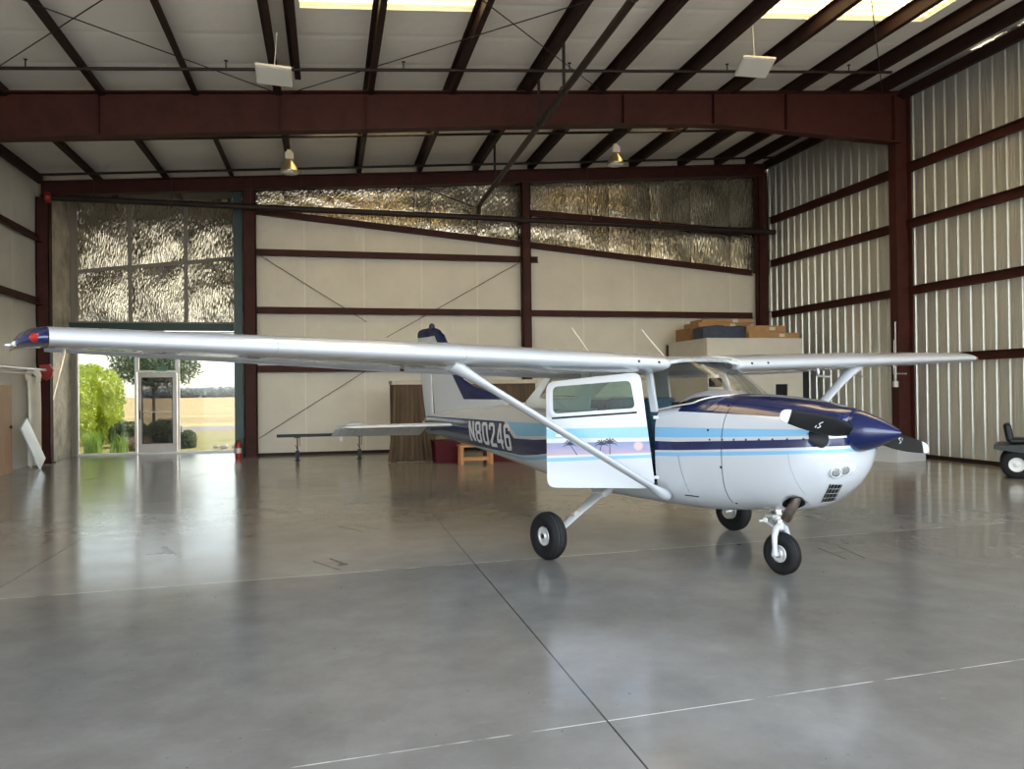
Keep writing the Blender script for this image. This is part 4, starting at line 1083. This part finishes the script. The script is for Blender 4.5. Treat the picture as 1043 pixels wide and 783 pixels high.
def fin(name, poly, par, th=.045):
    """poly as list of (z, x_front, x_rear)"""
    m = MB(); rs = []
    for z, xf, xr in poly:
        c_ = xf - xr; r = []
        for u, v in AF2: r.append(Vector((xf - u * c_, v * min(th * 8, c_ * 1.0) * .5 if c_ < .2 else v * th * 8 * .5, z)))
        rs.append(r)
    m.rings(rs); return m.build(name, 'fin', par)
AF2 = []
for i in range(13):
    x = .5 * (1 - math.cos(PI * i / 12)); t_ = 5 * .12 * (.2969 * math.sqrt(x) - .126 * x - .3516 * x**2 + .2843 * x**3 - .1036 * x**4); AF2.append((x, t_))
AF2 = list(reversed(AF2)) + [(a, -b_) for a, b_ in AF2[1:-1]]
fin('tail_fin', [(1.22, -2.3, -4.78), (1.42, -2.60, -4.80), (1.50, -2.82, -4.81), (1.58, -3.15, -4.82), (1.66, -3.55, -4.83), (1.76, -3.85, -4.84), (2.0, -4.05, -4.88), (2.30, -4.31, -4.93), (2.44, -4.43, -4.95), (2.47, -4.50, -4.94)], PL, .09)
rud = fin('rudder', [(1.02, -4.80, -5.02), (1.14, -4.80, -5.07), (1.40, -4.83, -5.14), (1.8, -4.87, -5.22), (2.44, -4.97, -5.33), (2.465, -4.48, -5.35), (2.52, -4.56, -5.34), (2.56, -4.70, -5.28), (2.575, -4.8, -5.15)], PL, .035)
m = MB(); m.lathe([(.045, 2.56), (.048, 2.58), (.04, 2.62), (.02, 2.64), (.0001, 2.645)], (-4.84, 0, 0), 'z', 14); m.build('beacon_light', 'dark', rud)
m = MB(); m.lathe([(.0001, -.05), (.02, -.04), (.025, .02)], (-5.12, 0, 1.10), 'x', 12); m.build('tail_light', 'lampcap', rud)
for s in (-1, 1):
    def hs(name, x0f, x0r, x1f, x1r, y0, y1, th, par, mt='white'):
        m = MB(); rs = []
        for t in (0, .5, .94, 1.0):
            y = y0 + (y1 - y0) * t; xf, xr = x0f + (x1f - x0f) * t, x0r + (x1r - x0r) * t
            k = 1 if t < .97 else .55
            if t > .97: xf -= .05
            rs.append([Vector((xf - u * (xf - xr), s * y, 1.10 + v * th * 8 * .5 * k)) for u, v in AF2])
        m.rings(rs); return m.build(name, mt, par)
    st_ = hs('horizontal_stabilizer', -3.90, -4.78, -4.33, -4.80, .04, 1.60, .13, PL)
    el = hs('elevator', -4.79, -5.16, -4.81, -5.08, .10, 1.57, .04, st_)
    QR = Matrix.Translation((-4.79, 0, 1.09)) @ Matrix.Rotation(math.radians(-30), 4, 'Y') @ Matrix.Translation((4.79, 0, -1.10)); el.data.transform(QR)
    m = MB()
    for k in range(22):
        y = .32 + k * .056; m.tube([(-4.84, s * y, 1.098), (-5.04, s * y, 1.096)], .010, 4)
    ec = m.build('elevator_corrugation', 'white', st_); ec.data.transform(QR @ Matrix.Translation((0, 0, -.010)))
m = MB(); m.box((-4.1, 0, 1.10), (.5, .12, .12), bev=.03); m.build('tail_fairing', 'alu', PL)
# antennas
m = MB(); m.tube([(-.62, -.2, 1.93), (-.70, -.2, 2.0), (-1.0, -.2, 2.285)], .006, 6); m.build('whip_antenna', 'lampcap', PL)
m = MB(); m.tube([(.05, .2, 1.93), (-.015, .2, 1.98), (-.285, .2, 2.225)], .006, 6); m.build('whip_antenna', 'lampcap', PL)
# ------------------------------------------------------------------ things on the floor
# white walled storage room with boxes on its roof
t = empty('storage_room', (10.68, 19.35, 0), 'cream white boxed storage room in the far right corner of the hangar', 'storage room')
x0, x1, y0, y1, H_ = 9.35, 12.06, 18.12, 20.58, 2.85
ox, oy = 10.68, 19.35
def bxw(name, a, bb, mt, par, ov=(ox, oy, 0), bev=0, label=None):
    m = MB(); c = [(p + q) / 2 - o for p, q, o in zip(a, bb, ov)]; m.box(c, [abs(q - p) for p, q in zip(a, bb)], bev=bev); return m.build(name, mt, par, label=label)
m = MB(); hw = rrect([(11.27 - ox, 1.30), (11.62 - ox, 1.30), (11.62 - ox, 1.66), (11.27 - ox, 1.66)], .01, 1)
front = decal([[(x0 - ox, 0), (x1 - ox, 0), (x1 - ox, H_ - .03), (x0 - ox, H_ - .03)], hw], lambda u, v, w: Vector((u, y0 - oy + .05 + w, v)), 'front_panel', 'cream', t, 0, .05)
bxw('side_panel', (x0, y0 + .1, 0), (x0 + .1, y1, H_ - .03), 'cream', t); bxw('side_panel', (x1 - .1, y0 + .1, 0), (x1, y1, H_ - .03), 'cream', t)
bxw('roof_panel', (x0 - .02, y0 - .02, H_ - .03), (x1 + .02, y1, H_), 'cream', t)
bxw('window_pane', (11.27, y0 + .03, 1.30), (11.62, y0 + .07, 1.66), 'black', t)
bxw('corner_post', (x0 - .03, y0 + 2.3, 0), (x0 + .03, y0 + 2.4, H_ - .05), 'dark', t)
def carton(c, d, rz, label, mt='card'):
    m = MB(); m.box((0, 0, d[2] / 2), d, bev=.008); o = m.build('cardboard_box', mt, origin=(0, 0, 0), label=label, category='box', group='cardboard boxes on the storage room'); o.location = c; o.rotation_euler = (0, 0, rz)
    m = MB(); m.box((0, 0, d[2] + .001), (d[0], .05, .003)); m.build('packing_tape', 'paper', o)
    m = MB(); m.box((d[0] * .15, -d[1] / 2 - .002, d[2] * .55), (.16, .004, .08)); m.build('paper_label', 'paper', o)
H0 = 2.852
carton((11.35, 18.72, H0), (1.50, .85, .16), .03, 'long flat brown carton at the front right edge of the storage room roof')
carton((11.22, 18.72, H0 + .168), (1.1, .62, .18), -.06, 'brown carton with pale labels, stacked on the front flat carton')
carton((10.30, 19.68, H0), (1.75, .85, .34), .02, 'large brown carton lying behind the navy bag', 'card2')
carton((10.45, 19.65, H0 + .348), (1.6, .8, .14), .04, 'flat tan carton forming the upper layer at the back of the pile')
carton((10.6, 19.70, H0 + .496), (1.5, .75, .09), -.02, 'topmost thin carton of the pile on the storage room')
# soft bag
def soft(name, c, d, mt, label, cat, seed=0, sub=3, amp=.06, rz=0):
    bm = bmesh.new(); bmesh.ops.create_cube(bm, size=1); bmesh.ops.subdivide_edges(bm, edges=bm.edges, cuts=7, use_grid_fill=True)
    for v in bm.verts:
        p = v.co.copy(); q = Vector((p.x * d[0], p.y * d[1], p.z * d[2]))
        k = 1 - .18 * max(0, (abs(p.x) * 2) ** 6 + (abs(p.y) * 2) ** 6) / 2
        q.z = (q.z + d[2] / 2) * k
        q += Vector((0, 0, 1)) * amp * noise.noise(Vector((q.x * 3 + seed, q.y * 3, q.z * 3))) * (1 if q.z > .03 else 0)
        q.y += amp * noise.noise(Vector((q.x * 4, seed, q.z * 5))); q.z = max(q.z, 0); v.co = q
    for f in bm.faces: f.smooth = True
    me = bpy.data.meshes.new(name); bm.to_mesh(me); bm.free(); me.materials.append(M[mt]); o = bpy.data.objects.new(name, me); C.objects.link(o); o.location = c; o.rotation_euler = (0, 0, rz)
    o['label'] = label; o['category'] = cat; return o
soft('canvas_bag', (9.93, 18.60, H0), (1.2, .6, .34), 'bag', 'long dark navy grey canvas bag on the storage room roof, left of the cartons', 'bag', 3)
# low white cabinet at the right wall
m = MB(); m.prism([(11.38, 13.85), (12.25, 14.06), (11.95, 15.35), (11.05, 15.15)], lambda u, v, w: Vector((u, v, w)), 0, .28); lc = m.build('low_platform', 'lettering', label='low white box on the floor under the propeller beside the ribbed wall', category='platform')
m = MB(); m.prism([(11.36, 13.83), (12.27, 14.04), (11.96, 15.37), (11.03, 15.17)], lambda u, v, w: Vector((u, v, w)), .28, .30); o = m.build('platform_top', 'lettering', origin=(0, 0, 0)); o.parent = lc; o.location = -lc.location
# plain dark box added to fill the dark gap between room and wall
m = MB(); m.box((12.42, 18.9, 1.0), (.22, .7, 2.0)); dk_ = m.build('gap_filler', 'dark', label='tall narrow black box filling the dark gap between the storage room and the ribbed wall', category='gap filler')

# draped shelving behind the tail
t = empty('draped_rack', (3.1, 18.2, 0), 'tall rack hidden under brown drape cloth behind the aircraft tail', 'rack')
def drape(x0, x1, y, z0, z1, seed, flare=.12):
    m = MB(); rs = []; n = 70
    for i in range(12):
        f = i / 11; z = z1 + (z0 - z1) * f; row = []
        for k in range(n + 1):
            u = k / n; x = x0 + (x1 - x0) * u + (u - .5) * flare * f * f
            yy = y - .055 * math.sin(u * (x1 - x0) * 34 + seed + .6 * math.sin(u * 9)) * (.5 + f * .8) - .03 * noise.noise(Vector((u * 7, f * 2, seed))) - .1 * f * f * flare
            row.append(Vector((x - 3.1, yy - 18.2, z)))
        rs.append(row)
    m.rings(rs, closed=False); return m
drape(1.42, 2.32, 17.75, .01, 1.74, 0, .25).build('drape_cloth', 'curtain', t)
drape(2.34, 4.75, 17.80, .55, 1.74, 2, .0).build('drape_cloth', 'curtain', t)
m = MB(); m.rings([[Vector((1.42 - 3.1, 17.75 - 18.2 + k * .09, z)) for k in range(10)] for z in (.01, .6, 1.2, 1.74)], closed=False); m.build('drape_cloth', 'curtain', t)
m = MB(); m.box((0, 0, 1.79), (3.4, .95, .09)); m.build('rack_top', 'board', t)
for x in (-1.62, 1.62):
    for y in (-.32, .38):
        m = MB(); m.box((x, y, .87), (.06, .06, 1.74)); m.build('rack_post', 'dark', t)
for (cx, cy, w, d, h, l) in ((2.55, 17.30, .60, .55, .46, 'crimson plastic bin beside the brown drape under the tail'), (3.95, 17.32, 1.1, .55, .42, 'wide crimson bin behind the wooden stand')):
    t = MB(); t.prism(rrect([(-w / 2, -d / 2), (w / 2, -d / 2), (w / 2, d / 2), (-w / 2, d / 2)], .05, 4), lambda u, v, q: Vector((u * (.92 + .08 * q), v * (.92 + .08 * q), q * h)), 0, 1)
    o = t.build('storage_bin', 'crimson', origin=(0, 0, 0), label=l, category='bin'); o.location = (cx, cy, 0)
    t = MB(); t.prism(rrect([(-w / 2 - .02, -d / 2 - .02), (w / 2 + .02, -d / 2 - .02), (w / 2 + .02, d / 2 + .02), (-w / 2 - .02, d / 2 + .02)], .06, 4), lambda u, v, q: Vector((u, v, q)), h, h + .04); t.build('bin_lid', 'crimson', o)
    for sx in (-1, 1): 
        t = MB(); t.box((sx * (w / 2 - .06), -d / 2 - .012, h - .02), (.05, .02, .07)); t.build('latch', 'crimson', o)
# wooden stand
t = empty('wooden_stand', (3.0, 16.55, 0), 'low orange pine stand with crossbar under the tail number', 'stand')
for (x, y) in ((-.22, 0), (-.22, .3), (.42, 0), (.42, .3)):
    m = MB(); m.box((x, y, .19), (.07, .05, .38)); m.build('leg', 'wood', t)
for y in (0, .3):
    m = MB(); m.box((.1, y, .12), (.57, .03, .06)); m.build('crossbar', 'wood', t)
m = MB(); m.box((.1, .15, .40), (.75, .40, .04)); m.build('stand_top', 'wood', t)
# roller stands with a long black bar, and low white thing beside
def roller(x, y, h, label):
    t = empty('support_stand', (x, y, 0), label, 'stand', 'support stands by the back wall')
    m = MB(); m.lathe([(.0001, 0), (.07, .0), (.07, .012), (.03, .03), (.022, .06)], n=16); m.box((0, 0, .14), (.09, .06, .18), bev=.01); m.build('base', 'dark', t)
    m = MB(); m.tube([(0, 0, .2), (0, 0, h - .02)], .014, 8); m.tube([(-.05, 0, h - .18), (0, 0, h - .3)], .008, 6); m.tube([(.05, 0, h - .02), (.05, 0, h - .22)], .008, 6); m.build('post', 'steel', t)
    m = MB(); m.box((0, 0, h - .01), (.14, .06, .02)); m.build('cradle', 'dark', t); return t
roller(-.705, 19.0, .55, 'thin stand with red post holding the long black bar'); roller(.72, 19.0, .55, 'thin dark stand under the tail tip at the back wall')
m = MB(); m.box((-.47, 19.0, .585), (1.40, .10, .07), bev=.012); bb = m.build('long_bar', 'black', label='long black bar laid across a thin stand by the back wall', category='bar')
m = MB(); m.box((-.47, 18.945, .585), (1.36, .012, .02)); o = m.build('bar_slot', 'dark', origin=(0, 0, 0)); o.parent = bb; o.location = -bb.location
m = MB(); m.box((.62, 19.0, .60), (.62, .25, .06), bev=.01); 
pts = [(.26, .44), (.26, .60), (.33, .76), (.46, .85), (.80, .87), (.80, .82), (.52, .79), (.40, .71), (.33, .58), (.33, .44)]
m2 = MB(); m2.prism(pts, lambda u, v, w: Vector((u, 19.0 + w, v)), -.2, .2); m.b.free(); 
m2.box((.60, 19.0, .57), (.66, .2, .04)); m2.build('plastic_hood', 'lettering', label='white curved plastic hood resting on the stand behind the tail tip', category='plastic hood')

# fire extinguisher
t = empty('fire_extinguisher', (-2.13, 20.05, 0), 'small red fire extinguisher on the floor beside the green post', 'fire extinguisher')
m = MB(); m.lathe([(.0001, 0), (.07, 0), (.075, .015), (.075, .34), (.06, .38), (.03, .405), (.022, .43)], n=20); m.build('cylinder', 'red', t)
m = MB(); m.lathe([(.0765, .14), (.0765, .26)], n=20, cap=False); m.build('label_band', 'lettering', t)
m = MB(); m.bar((-.02, 0, .45), (.09, 0, .48), .02, .012); m.bar((-.02, 0, .44), (.08, 0, .43), .02, .012); m.lathe([(.018, .42), (.018, .46)], n=10); m.build('lever', 'dark', t)
m = MB(); m.tube([(.0, 0, .44), (-.07, -.02, .40), (-.09, -.03, .25), (-.085, -.03, .12)], .010, 8); m.build('hose', 'black', t)
# pole rack at left wall
t = empty('curtain_rail', (XL + .2, 19.0, 2.2), 'white horizontal tube fixed along the left wall with a red end piece', 'rail')
m = MB(); m.tube([(-.05, -5.5, .0), (-.04, 1.12, -.02)], .035, 12); m.build('tube', 'tube', t)
m = MB(); m.tube([(-.05, -5.5, -.10), (-.05, .6, -.12)], .015, 10); m.build('lower_tube', 'rim', t)
m = MB(); q = [(0.0, .02), (.0, .16), (.22, .18), (.30, .05), (.26, -.12), (.14, -.20), (.02, -.14)]
m.prism(q, lambda u, v, w: Vector((-.16 + u * .95, 1.12 + w, v - .06)), -.03, .03); m.build('end_bracket', 'red', t)
m = MB()
sp = [(.0 + (.05 + .012 * k / 6) * math.cos(k * PI / 6), 0, (.05 + .012 * k / 6) * math.sin(k * PI / 6)) for k in range(60)]
m = MB(); m.tube([(XL + .16 + a, 19.35, 2.03 + c_) for a, b_, c_ in sp], .02, 8); m.build('hose_coil', 'pvc', label='small coil of cream hose hanging below the white tube', category='hose')
# hanging plastic sheet column
m = MB(); rs = []
for i in range(16):
    z = 2.0 - i * 1.95 / 15; row = []
    for k in range(16):
        a = 2 * PI * k / 16; r = .17 + .03 * noise.noise(Vector((math.cos(a) * 1.5, math.sin(a) * 1.5, z * 1.2)))
        row.append(Vector((XL + .14 + r * .5 * math.cos(a), 19.45 + r * 1.9 * math.sin(a), z)))
    rs.append(row)
m.rings(rs); m.build('plastic_sheet', 'pvc', label='rolled cream plastic sheet hanging against the left wall below the hose coil', category='plastic sheet')
# plywood door leaf & leaning white board
m = MB(); m.prism([(17.2, .0), (18.28, .0), (18.28, 1.82), (17.2, 1.82)], lambda u, v, w: Vector((XL + .05 + w, u, v)), 0, .05); o = m.build('wood_panel', 'wood2', label='tan wooden panel standing against the left wall at the picture edge', category='panel')
m = MB(); m.lathe([(.0001, .0), (.025, .0), (.03, .03), (.0001, .045)], (XL + .10, 18.18, .95), 'x', 12); p = m.build('knob', 'dark', origin=(0, 0, 0)); p.parent = o; p.location = -o.location
m = MB(); m.box((0, 0, 0), (.03, .52, 1.02), bev=.004); o = m.build('white_board', 'whiteboard', origin=(0, 0, 0), label='glossy white board leaning on its edge against the left wall', category='board')
o.rotation_euler = (math.radians(23), math.radians(-14), 0); o.location = (XL + .34, 18.75, .56)

# riding mower at right edge
t = empty('riding_mower', (11.93, 10.80, 0), 'dark riding lawn mower with white wheel discs at the right edge', 'lawn mower', rot=math.radians(-45))
def mwheel(x, y, R, w):
    m = MB(); m.lathe([(R * .5, -w / 2 * .8), (R * .9, -w / 2), (R, -w / 2 * .6), (R, w / 2 * .6), (R * .9, w / 2), (R * .5, w / 2 * .8)], (x, y, R), 'y', 32, cap=False); ty = m.build('wheel', 'rubber', t)
    m = MB(); m.lathe([(.0001, -w / 2 * .5), (R * .12, -w / 2 * .6), (R * .13, -w / 2 * .45), (R * .42, -w / 2 * .35), (R * .52, -w / 2 * .8), (R * .52, w / 2 * .8), (R * .4, w / 2 * .3), (.0001, w / 2 * .4)], (x, y, R), 'y', 28); m.build('wheel_disc', 'white_wheel', ty)
    return ty
mwheel(-.52, -.42, .24, .20); mwheel(-.52, .42, .24, .20); mwheel(.55, -.30, .18, .13); mwheel(.55, .30, .18, .13)
m = MB(); m.box((.05, 0, .34), (1.3, .45, .14), bev=.03); m.build('chassis', 'mower', t)
m = MB(); m.prism([(-.85, .50), (-.80, .56), (-.25, .58), (-.12, .38), (.05, .36), (.05, .32), (-.30, .42), (-.80, .49)], lambda u, v, w: Vector((u, w, v)), -.54, .54); m.build('rear_fender', 'mower', t)
m = MB(); m.box((-.42, 0, .62), (.42, .44, .10), bev=.035); m.box((-.63, 0, .76), (.12, .42, .32), Euler((0, math.radians(-10), 0)), bev=.045); m.build('mower_seat', 'black', t)
m = MB(); m.box((.45, 0, .56), (.60, .40, .32), bev=.07); m.build('hood', 'mower', t)
m = MB(); m.tube([(.15, 0, .6), (.0, 0, .86)], .02, 8); m.torus((-.02, 0, .88), .16, .016, 'z', 20, 6); m.build('steering_wheel', 'black', t)
m = MB(); m.box((.08, 0, .17), (.62, .95, .12), bev=.03); m.build('cutting_deck', 'mower', t)
m = MB(); m.lathe([(.0001, -.03), (.07, -.025), (.07, .025), (.0001, .03)], (-.12, -.44, .12), 'y', 16); m.build('deck_wheel', 'dark', t)
# conduit box on the main column
m = MB(); m.box((XR - .50, yr - .06, 1.62), (.10, .08, .13), bev=.01); m.tube([(XR - .48, yr - .05, 1.66), (XR - .48, yr - .05, 3.0)], .012, 8); m.tube([(XR - .52, yr - .05, 1.66), (XR - .52, yr - .05, 2.6)], .008, 6); m.build('outlet_box', 'rim', label='small grey outlet box with conduits on the main red column', category='outlet box')

# ------------------------------------------------------------------ outdoors
def m_ground():
    t = NT('dry_field_ground'); co = t.coord(); x, y, z = t.xyz(co)
    n = t.noise(t.mapping(co, (1, 1, 1)), .5, 6, .65); n2 = t.noise(t.mapping(co, (.15, 1, 1)), .35, 5, .6)
    yy = t.math('ADD', y, t.math('MULTIPLY', t.math('SUBTRACT', n, .5), 2.))
    gr = t.ramp(n, [(.3, (.16, .15, .05)), (.7, (.30, .27, .10))])
    fld = t.ramp(n2, [(.35, (.30, .22, .10)), (.65, (.48, .37, .19))])
    c = t.mix(t.rng(yy, 31, 33, 0, 1), gr, (.26, .23, .10))
    c = t.mix(t.rng(y, 36.8, 37.0, 0, 1), c, (.22, .20, .20))
    c = t.mix(t.rng(yy, 41.2, 41.6, 0, 1), c, fld)
    c = t.mix(t.rng(y, 23.9, 24.0, 1, 0), c, (.36, .32, .26))
    c = t.mix(t.rng(y, -2, -1.9, 1, 0), c, (.32, .32, .31))
    t.set(Base_Color=c, Roughness=.95); t.b.inputs['Specular IOR Level'].default_value = .1; return t.m
M['ground'] = m_ground()
m = MB(); R_ = 420
m.b.faces.new([m.b.verts.new(p) for p in ((-R_, -60, 0), (R_, -60, 0), (R_, R_, 0), (-R_, R_, 0))])
o = m.build('ground', 'ground', kind='structure', origin=(0, 0, 0)); o.location = (0, 0, -.06)
def leafmat(name, a, bcol, tr=.35):
    t = NT(name); co = t.coord(); n = t.noise(co, 3.5, 4)
    col = t.ramp(n, [(.35, a), (.65, bcol)])
    t.set(Base_Color=col, Roughness=.5); 
    q = t.node('ShaderNodeBsdfTranslucent'); t.l.new(col, q.inputs[0]); mx = t.node('ShaderNodeMixShader'); mx.inputs[0].default_value = tr
    t.l.new(t.b.outputs[0], mx.inputs[1]); t.l.new(q.outputs[0], mx.inputs[2]); t.l.new(mx.outputs[0], t.out.inputs[0]); return t.m
M['leaf1'] = leafmat('yellow_green_hedge_leaves', (.27, .35, .02), (.52, .60, .05))
M['leaf2'] = leafmat('mid_green_shrub_leaves', (.05, .09, .02), (.13, .19, .05))
M['leaf3'] = leafmat('tree_leaves', (.04, .08, .025), (.10, .16, .05))
M['leaf4'] = leafmat('strap_leaves', (.18, .30, .05), (.35, .5, .12))
M['leaf5'] = leafmat('rusty_shrub_leaves', (.20, .11, .09), (.36, .24, .16))
M['leaf6'] = leafmat('haze_tinted_distant_leaves', (.30, .34, .34), (.40, .44, .44))  # pale tint paints distance haze into the leaf colour
M['bark'] = mat('tree_bark', (.10, .07, .05), .9, 0, .3, 8)
M['stone'] = mat('rough_pale_stone', (.42, .36, .30), .9, 0, .3, 6)
def foliage(name, c, r, mt, n, leaf, par=None, boxy=2.4, seed=1, core=True, **kw):
    rnd = random.Random(seed); bm = bmesh.new()
    if core:
        bmesh.ops.create_icosphere(bm, subdivisions=3, radius=1)
        for v in bm.verts:
            p = v.co.normalized(); k = 1 / (abs(p.x) ** boxy + abs(p.y) ** boxy + abs(p.z) ** boxy) ** (1 / boxy); k *= .93 + .12 * noise.noise(p * 3 + Vector((seed, 0, 0)))
            v.co = Vector((p.x * r[0], p.y * r[1], p.z * r[2])) * k * .93
    for i in range(n):
        p = Vector((rnd.gauss(0, 1), rnd.gauss(0, 1), rnd.gauss(0, 1))).normalized(); k = 1 / (abs(p.x) ** boxy + abs(p.y) ** boxy + abs(p.z) ** boxy) ** (1 / boxy)
        k *= (.93 + .12 * noise.noise(p * 3 + Vector((seed, 0, 0)))) * (rnd.uniform(.92, 1.04) if core else rnd.uniform(.35, 1.05))
        q = Vector((p.x * r[0], p.y * r[1], p.z * r[2])) * k
        u = Vector((rnd.uniform(-1, 1), rnd.uniform(-1, 1), rnd.uniform(-1, 1))).normalized(); w = u.orthogonal().normalized(); l = leaf * rnd.uniform(.6, 1.3)
        bm.faces.new([bm.verts.new(q - w * l * .35), bm.verts.new(q + u * l), bm.verts.new(q + w * l * .35), bm.verts.new(q - u * l * .6)])
    bmesh.ops.translate(bm, verts=bm.verts, vec=Vector(c)) if par else None
    me = bpy.data.meshes.new(name); bm.to_mesh(me); bm.free(); me.materials.append(M[mt]); o = bpy.data.objects.new(name, me); C.objects.link(o)
    if par: o.parent = par
    else: o.location = c
    for k_, v in kw.items(): o[k_] = v
    return o
foliage('clipped_hedge', (-8.40, 25.9, 1.20), (1.55, 1.3, 1.40), 'leaf1', 9000, .07, boxy=3, seed=2, label='tall rounded bright yellow green hedge outside the left window', category='hedge')
foliage('clipped_hedge', (-8.0, 28.8, 1.22), (1.30, 1.0, 1.42), 'leaf1', 7000, .07, boxy=3, seed=5, label='second tall rounded hedge just behind the nearest hedge outside', category='hedge')
foliage('low_shrub', (-6.15, 27.0, .30), (.62, .6, .44), 'leaf2', 4500, .06, seed=3, label='low green shrub right of the tall hedges', category='shrub')
foliage('low_shrub', (-4.98, 26.2, .34), (.52, .5, .46), 'leaf2', 4500, .06, seed=4, label='low dark shrub seen through the glass door', category='shrub')
foliage('low_shrub', (-4.18, 25.6, .14), (.24, .35, .34), 'leaf2', 3000, .05, seed=6, label='small green shrub right of the glass door', category='shrub')
foliage('rusty_shrub', (-5.45, 24.9, .08), (.50, .35, .28), 'leaf5', 1800, .05, seed=7, core=False, label='rust coloured low flowering shrub outside left of the door', category='shrub')
# strap leaved plant
def strap(c, n, h, seed, label):
    rnd = random.Random(seed); m = MB()
    for i in range(n):
        a = rnd.uniform(0, 2 * PI); L = h * rnd.uniform(.7, 1.1); lean = rnd.uniform(.1, .6); x0_, y0_ = rnd.uniform(-.22, .22), rnd.uniform(-.15, .15); rs = []
        for k in range(5):
            f = k / 4; p = Vector((x0_ + math.cos(a) * lean * L * f * f, y0_ + math.sin(a) * lean * L * f * f, L * (f - .25 * lean * f * f))); w = Vector((-math.sin(a), math.cos(a), 0)) * .014 * (1 - f * .9); rs.append([p - w, p + w])
        m.rings(rs, closed=False)
    o = m.build('strap_leaf_plant', 'leaf4', origin=(0, 0, 0), label=label, category='plant'); o.location = c
strap((-6.45, 24.2, -.06), 90, .75, 1, 'spiky light green plant just outside, directly below the tall hedge')
strap((-5.75, 24.0, -.06), 70, .62, 2, 'spiky light green plant outside, between the tall hedge and the rusty shrub')
# tree
t = empty('young_tree', (-6.85, 34, -.06), 'round crowned young tree with slim trunk seen behind the glass door', 'tree')
m = MB(); m.tube([(0, 0, 0), (.02, 0, 1.0), (0, 0, 2.2)], [.07, .06, .05], 10)
for k in range(7):
    a = k * 2 * PI / 7; m.tube([(0, 0, 1.7 + .06 * k), (math.cos(a) * .5, math.sin(a) * .5, 2.4), (math.cos(a) * 1.0, math.sin(a) * 1.0, 2.9)], [.03, .02, .01], 6)
m.build('trunk', 'bark', t)
foliage('crown', (0.1, 0, 2.85), (1.75, 1.5, .95), 'leaf3', 7000, .10, par=t, seed=9, core=False)
# rocks
for i, (x, y, s_) in enumerate(((-3.0, 24.6, .13), (-2.75, 24.9, .10), (-3.3, 25.1, .09), (-2.55, 24.5, .08))):
    bm = bmesh.new(); bmesh.ops.create_icosphere(bm, subdivisions=2, radius=s_)
    for v in bm.verts: v.co *= 1 + .3 * noise.noise(v.co * 14 + Vector((i, 0, 0))); v.co.z *= .7
    me = bpy.data.meshes.new('r'); bm.to_mesh(me); bm.free(); me.materials.append(M['stone']); o = bpy.data.objects.new('garden_rock', me); C.objects.link(o); o.location = (x, y, -.06 + s_ * .5)
    o['label'] = ['largest pale garden rock outside right of the door', 'second pale garden rock, touching the right side of the largest', 'pale garden rock farthest from the glass', 'smallest pale garden rock at the right'][i]; o['category'] = 'rock'; o['group'] = 'garden rocks outside'
# far treeline and distant sheds
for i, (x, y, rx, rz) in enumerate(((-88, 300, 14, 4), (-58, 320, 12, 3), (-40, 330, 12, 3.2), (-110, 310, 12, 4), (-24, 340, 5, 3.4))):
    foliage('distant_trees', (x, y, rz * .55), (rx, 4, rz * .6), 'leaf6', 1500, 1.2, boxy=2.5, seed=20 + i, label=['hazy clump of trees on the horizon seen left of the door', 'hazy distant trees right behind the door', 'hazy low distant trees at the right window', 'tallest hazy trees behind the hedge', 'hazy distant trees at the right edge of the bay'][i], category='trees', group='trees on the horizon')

# ------------------------------------------------------------------ light, sky, camera
w = bpy.data.worlds.new('sky'); sc.world = w; w.use_nodes = True; nt = w.node_tree
bg = nt.nodes['Background']; sk = nt.nodes.new('ShaderNodeTexSky'); sk.sky_type = 'NISHITA'; sk.sun_disc = False
SUN = Vector((.62, .62, .80)).normalized()
sk.sun_elevation = math.asin(SUN.z); sk.sun_rotation = math.atan2(SUN.x, SUN.y); sk.air_density = 1.0; sk.dust_density = 2.5; sk.ozone_density = .6
hz = nt.nodes.new('ShaderNodeMix'); hz.data_type = 'RGBA'; hz.inputs[0].default_value = .45; hz.inputs[7].default_value = (4.3, 4.2, 4.0, 1)
nt.links.new(sk.outputs[0], hz.inputs[6]); nt.links.new(hz.outputs[2], bg.inputs[0]); bg.inputs[1].default_value = SKYS = .45
L = bpy.data.lights.new('sun', 'SUN'); L.energy = 5.0; L.angle = math.radians(.6); L.color = (1, .93, .82)
lo = bpy.data.objects.new('sun', L); C.objects.link(lo); lo.rotation_euler = (-SUN).to_track_quat('-Z', 'Y').to_euler()

W_, H2 = 1043, 783
f, yaw, pit, roll = 796.79, .2313, .0066, -.012
cam = bpy.data.cameras.new('camera'); co_ = bpy.data.objects.new('camera', cam); C.objects.link(co_); sc.camera = co_
cam.sensor_fit = 'HORIZONTAL'; cam.sensor_width = 36; cam.lens = f / W_ * 36; cam.clip_end = 2000; cam.clip_start = .05
F = Vector((math.sin(yaw) * math.cos(pit), math.cos(yaw) * math.cos(pit), math.sin(pit))); R = Vector((math.cos(yaw), -math.sin(yaw), 0)); U = R.cross(F)
c, s = math.cos(roll), math.sin(roll); R, U = c * R + s * U, -s * R + c * U
co_.matrix_world = Matrix(((R.x, U.x, -F.x, 0), (R.y, U.y, -F.y, 0), (R.z, U.z, -F.z, 1.6), (0, 0, 0, 1)))
sc.view_settings.view_transform = 'Standard'; sc.view_settings.look = 'None'; sc.view_settings.gamma = 1; sc.view_settings.use_curve_mapping = False
sc.view_settings.exposure = 1.95
cy = sc.cycles; cy.max_bounces = 10; cy.diffuse_bounces = 5; cy.glossy_bounces = 5; cy.transparent_max_bounces = 12; cy.use_denoising = True; cy.sample_clamp_indirect = 8
